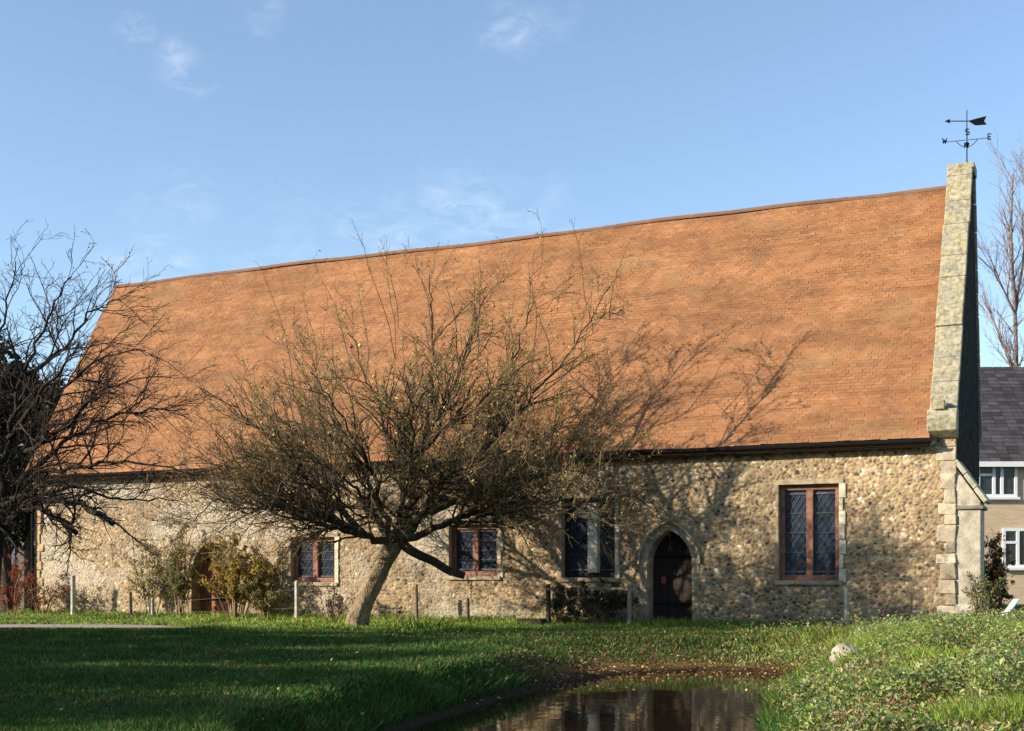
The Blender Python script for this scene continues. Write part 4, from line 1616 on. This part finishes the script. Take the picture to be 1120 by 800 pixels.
DB = 59.0
b0 = px(1116, 690, DB)
b0[2] = 0
P_ = lambda x, y, dd=0: px(x, y, DB + dd)
bare_bg('birch_tree', b0, [([b0, P_(1114, 560), P_(1112, 430), P_(1110, 340), P_(1106, 260), P_(1108, 190)], .17, .03),
                           ([P_(1112, 420), P_(1098, 380), P_(1084, 345, .6), P_(1074, 325, .9)], .07, .014),
                           ([P_(1111, 345), P_(1098, 318, -.6), P_(1086, 290, -.9), P_(1080, 270, -1)], .06, .014),
                           ([P_(1110, 340), P_(1120, 280, .5), P_(1124, 220, .8), P_(1122, 170, 1)], .07, .014),
                           ([P_(1113, 470), P_(1140, 400, -.5), P_(1160, 330, -.8), P_(1166, 270, -1)], .08, .016),
                           ([P_(1113, 500), P_(1096, 460, .5), P_(1082, 430, 1), P_(1074, 412, 1.2)], .05, .014)],
        'pale bare tree rising behind the right gable before the grey roof', 303, (.25, .19, .165), .17, crown_len=(1.2, 3.0))


def leafy_tree(name, base, h, rad, label, seed, pal, group=None, ncards=5000, size=(.12, .26), low=.18, cat='tree', lobes=14, full=.75):
    rng = np.random.default_rng(seed)
    t = thing(name, base, label, cat, group)
    base = np.array(base, float)
    ln, rd = branch(rng, base, (0, 0, 1), h * .8, .05 + h * .025, .04, 8, .04, .05)
    lines = [(ln, rd)]
    cs = []
    for i in range(lobes):
        f = (i + .5) / lobes
        zc = h * (low + (1 - low) * f)
        a = i * 2.4 + rng.uniform(-.4, .4)
        rr = rad * math.sqrt(max(0.05, 1 - (2 * f - .85) ** 2 * full)) * rng.uniform(.35, .7)
        c = base + np.array([math.cos(a) * rr, math.sin(a) * rr, zc])
        cs.append((c, rad * rng.uniform(.38, .62)))
        k = min(len(ln) - 1, int(f * len(ln) * .9))
        lines.append((np.array([ln[k], (ln[k] + c) / 2 + [0, 0, .1], c]), np.array([.05, .035, .015])))
    tubes_mesh('trunk', lines, M['bark'], t, lambda r: 8, lambda r, g: np.array([.08, .06, .045]) * g.uniform(.8, 1.2), rng)
    P = []
    for c, r in cs:
        n = ncards // lobes
        v = rng.normal(size=(n, 3))
        v /= np.linalg.norm(v, axis=1)[:, None]
        P.append(c + v * r * (rng.uniform(size=(n, 1)) ** .45) * np.array([1, 1, .8]))
    P = np.vstack(P)
    P = P[P[:, 2] > .1]
    leaf_mesh('crown', P, rng.uniform(*size, len(P)), rng, M['leaf'], pick(rng, len(P), pal, .3), t)
    return t


DARK = [(.022, .032, .014), (.03, .04, .016), (.016, .024, .012), (.04, .045, .018)]
for i, (x, D, h, r, lab) in enumerate([(-42, 41.5, 8.6, 2.8, 'tallest dark evergreen at the far left edge behind the bare tree'),
                                       (8, 41.0, 7.4, 2.0, 'dark evergreen rising between the bare tree and the left roof verge'),
                                       (66, 47, 7.2, 2.0, 'dark evergreen farther back, partly hidden by the left edge of the tiled roof')]):
    b = px(x, 660, D)
    b[2] = 0
    leafy_tree('evergreen_tree', b, h, r, lab, 400 + i, [tuple(.55 * q for q in c_) for c_ in DARK], 'evergreens behind the left end of the chapel', ncards=12000, size=(.14, .3), low=.36 if i < 2 else .06)

# ------------------------------------------------------------------ trees off to the left of the frame that shade the lawn
for i, (s, d, h, r) in enumerate([(-22.5, 22.6, 5.0, 2.3), (-23.5, 19.6, 6.6, 2.7), (-22, 16.3, 7.2, 2.6), (-23.5, 12.8, 7.6, 2.9), (-22, 9.2, 7.3, 2.6),
                                  (-23, 5.6, 7.6, 2.8), (-22, 1.2, 6.4, 2.4), (-23, -3.0, 6.0, 2.4)]):
    b = sd(s, d, 0)
    leafy_tree('shade_tree', b, h, r, 'dense dark tree standing off to the left of the lawn', 500 + i, DARK, 'trees in a row shading the lawn', ncards=7000, size=(.2, .42), low=.07, full=.4)


for i, (x, y, h, r) in enumerate([(-33, -15, 9.5, 4.2), (-25, -13, 10.5, 4.4), (-17, -15, 10, 4.4), (-8.5, -13, 11, 4.5), (0, -15, 10, 4.3), (8.5, -13, 10.5, 4.4), (17, -9, 9.5, 4)]):  # unseen belt added to cut sky fill and darken window reflections
    leafy_tree('sky_blocker_tree', (x, y, 0), h, r, 'unseen dark tree added behind the camera to cut sky light', 540 + i, DARK, 'unseen trees added to cut sky light', ncards=3500, size=(.35, .7), low=.1, full=.5)


# ------------------------------------------------------------------ shrubs
def shrub(name, x, ybase, D, w, h, label, pal, seed, n=900, size=(.04, .08), stems=14, cat='shrub', stemcol=(.2, .13, .07), dep=None, group=None, zb=None):
    rng = np.random.default_rng(seed)
    b = px(x, ybase, D)
    s = (x - 560) / F * D
    b[2] = float(height(s, D)) if zb is None else zb
    t = thing(name, b, label, cat, group)
    dep = dep or w * .6
    lines = []
    for i in range(stems):
        a = rng.uniform(0, 2 * math.pi)
        rr = rng.uniform() ** .6
        tip = b + np.array([RV[0], RV[1], 0]) * math.cos(a) * rr * w / 2 + np.array([CV[0], CV[1], 0]) * math.sin(a) * rr * dep / 2 + [0, 0, h * rng.uniform(.65, 1.0) * (1 - .35 * rr * rr)]
        p0 = b + (tip - b) * np.array([.18, .18, 0]) + [0, 0, -.05]
        mid = p0 * .5 + tip * .5 + (tip - b) * np.array([-.1, -.1, .08]) + rng.normal(0, .03, 3)
        ln = smooth_line([p0, mid, tip], 4)
        lines.append((ln, np.linspace(.014, .005, len(ln))))
    sub = sprout(rng, lines, [dict(per_m=6, t0=.25, ang=(.4, 1.1), len=(.15, .45), rf=.6, rmax=.007, rmin=.003, seg=3, wob=.16, trop=.02),
                              dict(per_m=5, t0=.2, ang=(.4, 1.1), len=(.06, .2), rf=.6, rmax=.005, rmin=.003, seg=2, wob=.16, trop=.02)], b)
    tubes_mesh('stems', lines + sub[0] + sub[1], M['twig'], t, ksides, lambda r, g: np.array(stemcol) * g.uniform(.7, 1.3), rng)
    if n:
        P = twig_points(sub[0] + sub[1] + sub[1], n, rng) + rng.normal(0, .025, (n, 3))
        leaf_mesh('foliage', P, rng.uniform(*size, n), rng, M['leaf'], pick(rng, n, pal, .25), t)
    return t


def wall_depth(x, off):
    u = (x - 560) / F
    return (YW - off) / (CV[1] + u * RV[1])


RUST = [(.28, .09, .03), (.35, .14, .04), (.2, .07, .03), (.15, .08, .03)]
OLIVE = [(.2, .19, .05), (.26, .22, .06), (.15, .15, .045), (.3, .24, .1)]
YELL = [(.36, .29, .04), (.3, .26, .05), (.2, .2, .045), (.38, .22, .05)]
DGREEN = [(.03, .05, .018), (.045, .065, .022), (.025, .035, .015), (.06, .06, .025)]
shrub('red_leaved_shrub', 14, 672, wall_depth(14, 1.0), 1.3, 2.0, 'red leaved shrub at the left edge under the blue framed window', [(.35, .03, .02), (.28, .05, .02), (.25, .1, .03)], 601, 1400)
shrub('rusty_shrub', 46, 672, wall_depth(46, .8), 1.9, 1.2, 'low rusty brown shrub at the left corner of the chapel', RUST, 602, 1100)
shrub('climbing_plant', 165, 672, wall_depth(165, .35), 2.1, 2.6, 'pale straw green climber on the wall left of the orange door', OLIVE + [(.4, .36, .2)], 603, 2600, stems=18, stemcol=(.36, .29, .17), dep=.5)
shrub('olive_shrub', 197, 674, wall_depth(197, .45), 1.2, 2.5, 'tall olive green shrub beside the dark left jamb of the orange door', OLIVE + [(.1, .14, .04)], 604, 4200, stems=20, dep=.6)
shrub('yellow_shrub', 258, 674, wall_depth(258, .7), 2.7, 2.3, 'yellow green autumn shrub right of the orange door', YELL + [(.42, .33, .06), (.42, .2, .05)], 605, 9500, stems=34, size=(.05, .1))
shrub('yellowing_shrub', 292, 674, wall_depth(292, .7), 1.3, 1.3, 'low green and yellow shrub beside the pale fence post', OLIVE + [(.1, .15, .03)], 606, 1500)
shrub('dead_brown_shrub', 362, 680, wall_depth(362, 1.0), 1.9, 1.1, 'dead brown shrub under the small window left of the apple trunk', [(.2, .13, .08), (.14, .09, .06), (.26, .18, .12)], 607, 700, stemcol=(.18, .12, .08))
shrub('dark_green_shrub', 648, 692, wall_depth(648, .9), 2.0, 1.15, 'dark green bush below the window left of the arched dark door', DGREEN, 608, 5000, stems=24)
shrub('grey_green_shrub', 612, 690, wall_depth(612, .8), .9, .8, 'small green bush at the foot of the dark fence post', OLIVE + DGREEN, 609, 700)
shrub('buttress_plant', 1072, 692, 26.2, .9, 1.35, 'straggly green plant growing against the foot of the stone buttress', [(.13, .15, .05), (.2, .2, .08), (.09, .11, .04)], 610, 900)
shrub('dark_bush', 1090, 690, 33, .9, 2.3, 'dark bush between the buttress and the house behind', DGREEN, 611, 6000, stems=26)
shrub('orange_leaved_bush', 1088, 660, 29.6, .55, 2.1, 'bush with orange leaves showing past the buttress edge', [(.6, .2, .03), (.5, .15, .03), (.2, .09, .03)], 612, 350, size=(.06, .11), stemcol=(.06, .04, .03))

# ------------------------------------------------------------------ fence posts, rail, wires
posts = [(80, 672, 630, .13, (.46, .41, .33), 'pale split post nearest the left corner of the chapel'),
         (143, 674, 648, .09, (.13, .1, .08), 'short dark post in the climber left of the orange door'),
         (167, 674, 655, .09, (.38, .33, .26), 'short grey post just left of the olive shrub'),
         (325, 672, 636, .12, (.44, .38, .3), 'pale post below the left side of the leftmost small window'),
         (456, 682, 640, .08, (.16, .12, .09), 'thin brown post right of the apple trunk'),
         (512, 686, 655, .08, (.14, .11, .08), 'short brown post under the middle window'),
         (600, 688, 640, .12, (.06, .05, .04), 'dark post at the left end of the pale rail'),
         (688, 690, 640, .10, (.3, .24, .18), 'grey brown post at the right end of the pale rail by the arched door'),
         (926, 692, 645, .10, (.42, .38, .31), 'grey stone like post under the right edge of the large window'),
         (974, 692, 666, .10, (.12, .1, .08), 'short dark stump right of the large window')]
ptop = []
for i, (x, yb, yt, w, c, lab) in enumerate(posts):
    off = .75 if i < 8 else .3
    D = wall_depth(x, off)
    b = px(x, yb, D)
    b[2] = float(height((x - 560) / F * D, D)) - .05
    top = px(x, yt, D)[2]
    g = Geo()
    rg = np.random.default_rng(50 + i)
    tilt = rg.normal(0, .015, 2)
    k = 9
    zs = np.linspace(b[2], top, 6)
    cen_ = [np.array([b[0] + tilt[0] * (z - b[2]), b[1] + tilt[1] * (z - b[2]), z]) for z in zs]
    g.tube(cen_ + [cen_[-1] + [0, 0, .02]], [w * .55, w * .52, w * .5, w * .5, w * .48, w * .47, w * .3], k, c)
    o = g.build('fence_post', M['post'], loc=b)
    tag(o, lab, 'fence post', 'fence posts along the chapel wall')
    ptop.append((cen_[-1], top, b))
p6, p7 = ptop[6][0], ptop[7][0]
g = Geo()
g.bar(p6 + [0, -.08, -.1], p7 + [0, -.08, -.08], .05, .06, (.3, .24, .19))
o = g.build('fence_rail', M['post'], loc=p6)
tag(o, 'pale horizontal rail between two posts left of the arched door', 'rail')
g = Geo()
for a, b in ((0, 1), (1, 2), (2, 3), (3, 4), (4, 5), (5, 6)):
    for f in (.35, .8):
        pa = ptop[a][2] + (ptop[a][0] - ptop[a][2]) * f
        pb = ptop[b][2] + (ptop[b][0] - ptop[b][2]) * f
        mid = (pa + pb) / 2 - [0, 0, .04]
        g.tube([pa, mid, pb], .0035, 4)
o = g.build('fence_wire', M['wire'], loc=ptop[0][2])
tag(o, 'thin sagging wires strung between the posts along the wall', 'wire')

# dark edging board by the wall, rock, plank
a = px(566, 690, wall_depth(566, 1.1))
b = px(598, 691, wall_depth(598, 1.1))
a[2] = b[2] = .07
g = Geo()
g.bar(a, b, .06, .16)
o = g.build('edging_board', M['darkwood'], loc=(a + b) / 2, bevel=.008)
tag(o, 'short dark board lying on the grass before the dark post', 'board')


def rock(name, x, D, r, label, seed, flat=.7, group=None):
    rng = np.random.default_rng(seed)
    s = (x - 560) / F * D
    b = sd(s, D, float(height(s, D)))
    vs, fs = [], []
    n, m = 14, 20
    dirs = rng.normal(size=(11, 3))
    dirs /= np.linalg.norm(dirs, axis=1)[:, None]
    off = rng.uniform(.72, .98, 11)
    for i in range(n):
        th = math.pi * i / (n - 1)
        for j in range(m):
            ph = 2 * math.pi * j / m
            v = np.array([math.sin(th) * math.cos(ph), math.sin(th) * math.sin(ph), math.cos(th)])
            k = min(1.0, min(o_ / max(1e-3, float(v @ dd)) if v @ dd > 0 else 9 for dd, o_ in zip(dirs, off)))
            vs.append(b + v * k * r * np.array([1.15, .9, flat]) + [0, 0, r * flat * .45])
    for i in range(n - 1):
        for j in range(m):
            fs.append([i * m + j, i * m + (j + 1) % m, (i + 1) * m + (j + 1) % m, (i + 1) * m + j])
    g = Geo()
    g.add(vs, fs)
    o = g.build(name, M['rock'], loc=b)
    tag(o, label, 'rock', group)


rock('boulder', 928, 16.2, .21, 'pale cream boulder on the right bank at the end of the pond', 71, .95)
rock('stone', 908, 16.4, .11, 'smaller pale stone lying just left of the cream boulder', 72, .6)

a = px(1086, 690, 25.2)
b = px(1112, 656, 25.6)
g = Geo()
g.bar(a - (b - a) * .1, b, .13, .035)
o = g.build('leaning_plank', M['white'], loc=a, bevel=.006)
tag(o, 'white plank leaning at a slant beside the dark bush on the right', 'plank')

# ------------------------------------------------------------------ neighbouring houses
DH = 50.0


def hp(x, y, dd=0.0):
    return px(x, y, DH + dd)


house = thing('house', sd(24, DH, 0), 'buff house with grey slate roof and white windows right of the chapel', 'house')
r3 = np.array([RV[0], RV[1], 0])
c3 = np.array([CV[0], CV[1], 0])


def hbox(g, s0, s1, d0, d1, z0, z1, col=None):
    o = np.zeros(3)
    c = r3 * (s0 + s1) / 2 + c3 * (d0 + d1) / 2 + [0, 0, (z0 + z1) / 2]
    g.obox(c, r3 * (s1 - s0) / 2, c3 * (d1 - d0) / 2, (0, 0, (z1 - z0) / 2), col)


HS0, HS1 = 15.6, 33.0
zE = HC + (627 - 503) / F * DH
zRg = HC + (627 - 402) / F * (DH + 4)
g = Geo()
hbox(g, HS0, HS1, DH, DH + 8, -.2, zE)
prof = [r3 * HS0 + c3 * DH + [0, 0, zE], r3 * HS0 + c3 * (DH + 8) + [0, 0, zE], r3 * HS0 + c3 * (DH + 4) + [0, 0, zRg - .1]]
g.prism(prof, r3 * .0, r3 * .3)
g.prism(prof, r3 * (HS1 - HS0 - .3), r3 * (HS1 - HS0))
g.build('wall', M['buffbrick'], house)
g = Geo()
rng = np.random.default_rng(9)
e0 = c3 * (DH - .35) + [0, 0, zE - .12]
e1 = c3 * (DH + 4) + [0, 0, zRg]
nc = 26
for k in range(nc):
    p0 = e0 + (e1 - e0) * k / nc
    p1 = e0 + (e1 - e0) * (k + 1.15) / nc
    s = HS0 - .25
    while s < HS1 + .2:
        w = .42
        c = np.array([.066, .056, .056]) * rng.uniform(.6, 1.4)
        q = [p0 + r3 * s + [0, 0, .02], p0 + r3 * (s + w - .01) + [0, 0, .02], p1 + r3 * (s + w - .01), p1 + r3 * s]
        g.add(q, [[0, 1, 2, 3]], tuple(c))
        s += w
bk = [c3 * (DH - .35) + [0, 0, zE - .2], c3 * (DH + 4) + [0, 0, zRg - .03], c3 * (DH + 8.35) + [0, 0, zE - .2], c3 * (DH + 8.3) + [0, 0, zE - .28], c3 * (DH + 4) + [0, 0, zRg - .15], c3 * (DH - .3) + [0, 0, zE - .28]]
g.prism(bk, r3 * (HS0 - .25), r3 * (HS1 + .25), (.08, .075, .08))
hroof = g.build('roof', M['slate'], house)
g = Geo()
hbox(g, 26, 27, DH + 3.4, DH + 4.6, zRg - 1, zRg + 1.2)
g.build('chimney', M['buffbrick'], hroof)


def hwin(x0, x1, y0, y1, bars, dd=0.0):
    s0, s1 = (x0 - 560) / F * DH, (x1 - 560) / F * DH
    z1, z0 = HC + (627 - y0) / F * DH, HC + (627 - y1) / F * DH
    d = DH - .06
    f = .11
    g = Geo()
    hbox(g, s0, s0 + f, d - .02, d + .2, z0, z1)
    hbox(g, s1 - f, s1, d - .02, d + .2, z0, z1)
    hbox(g, s0 + f, s1 - f, d - .018, d + .2, z1 - f, z1)
    hbox(g, s0 + f, s1 - f, d - .018, d + .2, z0, z0 + f)
    for b in bars:
        sb = s0 + (s1 - s0) * b
        hbox(g, sb - .06, sb + .06, d - .016, d + .2, z0 + f, z1 - f)
    zt = z1 - (z1 - z0) * .36
    hbox(g, s0 + f, s0 + (s1 - s0) * bars[0] - .06, d - .014, d + .2, zt - .05, zt + .05)
    hbox(g, s0 - .08, s1 + .08, d - .10, d - .025, z0 - .09, z0 - .002)
    w = g.build('window', M['white'], house)
    g = Geo()
    hbox(g, s0 + f, s1 - f, d + .03, d + .04, z0 + f, z1 - f)
    g.build('pane', M['glass2'], w)


hwin(1068, 1112, 506, 544, [.42, .62])
hwin(1096, 1142, 578, 621, [.36, .7])
hwin(1180, 1222, 506, 544, [.42, .62])
hwin(1180, 1222, 578, 621, [.36, .7])
g = Geo()
hbox(g, HS0 - .2, HS1 + .2, DH - .38, DH - .32, zE - .30, zE - .10)
g.build('fascia', M['white'], house)

# left-hand house behind the bare tree
D2 = 44.5
house2 = thing('brick_house', sd(-20, D2, 0), 'dark brick house glimpsed behind the bare tree at the left edge', 'house')
g = Geo()
sr = (27 - 560) / F * D2
hbox(g, sr - 12, sr, D2, D2 + 7, -.2, 3.4)
g.build('wall', M['redbrick'], house2)
g = Geo()
pr = [c3 * (D2 - .3) + [0, 0, 3.35], c3 * (D2 + 3.5) + [0, 0, 6.2], c3 * (D2 + 7.3) + [0, 0, 3.35], c3 * (D2 + 3.5) + [0, 0, 3.3]]
g.prism(pr, r3 * (sr - 12.2), r3 * (sr + .12), (.06, .05, .05))
g.build('roof', M['slate'], house2)
M['bluepaint'] = mat_tint('blue_grey_paint', (.17, .23, .36), rough=.5, noise=.08, use_tint=False)
g = Geo()
s0, s1 = (6 - 560) / F * D2, (24 - 560) / F * D2
z0, z1 = HC + (627 - 618) / F * D2, HC + (627 - 574) / F * D2
d = D2 - .05
for sa in (s0, (s0 + s1) / 2 - .06, s1 - .12):
    hbox(g, sa, sa + .12, d - .02, d + .1, z0, z1)
hbox(g, s0 + .12, s1 - .12, d - .018, d + .1, z1 - .12, z1)
hbox(g, s0 + .12, s1 - .12, d - .018, d + .1, z0, z0 + .12)
hbox(g, s0 + .12, s1 - .12, d - .016, d + .1, (z0 + z1) / 2 + .05, (z0 + z1) / 2 + .15)
w = g.build('window', M['bluepaint'], house2)
g = Geo()
hbox(g, s0 + .12, s1 - .12, d + .02, d + .03, z0 + .12, z1 - .12)
g.build('pane', M['glass2'], w)
g = Geo()
hbox(g, sr - .16, sr + .02, D2 - .14, D2 - .02, 0, 3.3, (.3, .23, .17))
g.build('corner_post', M['post'], house2)
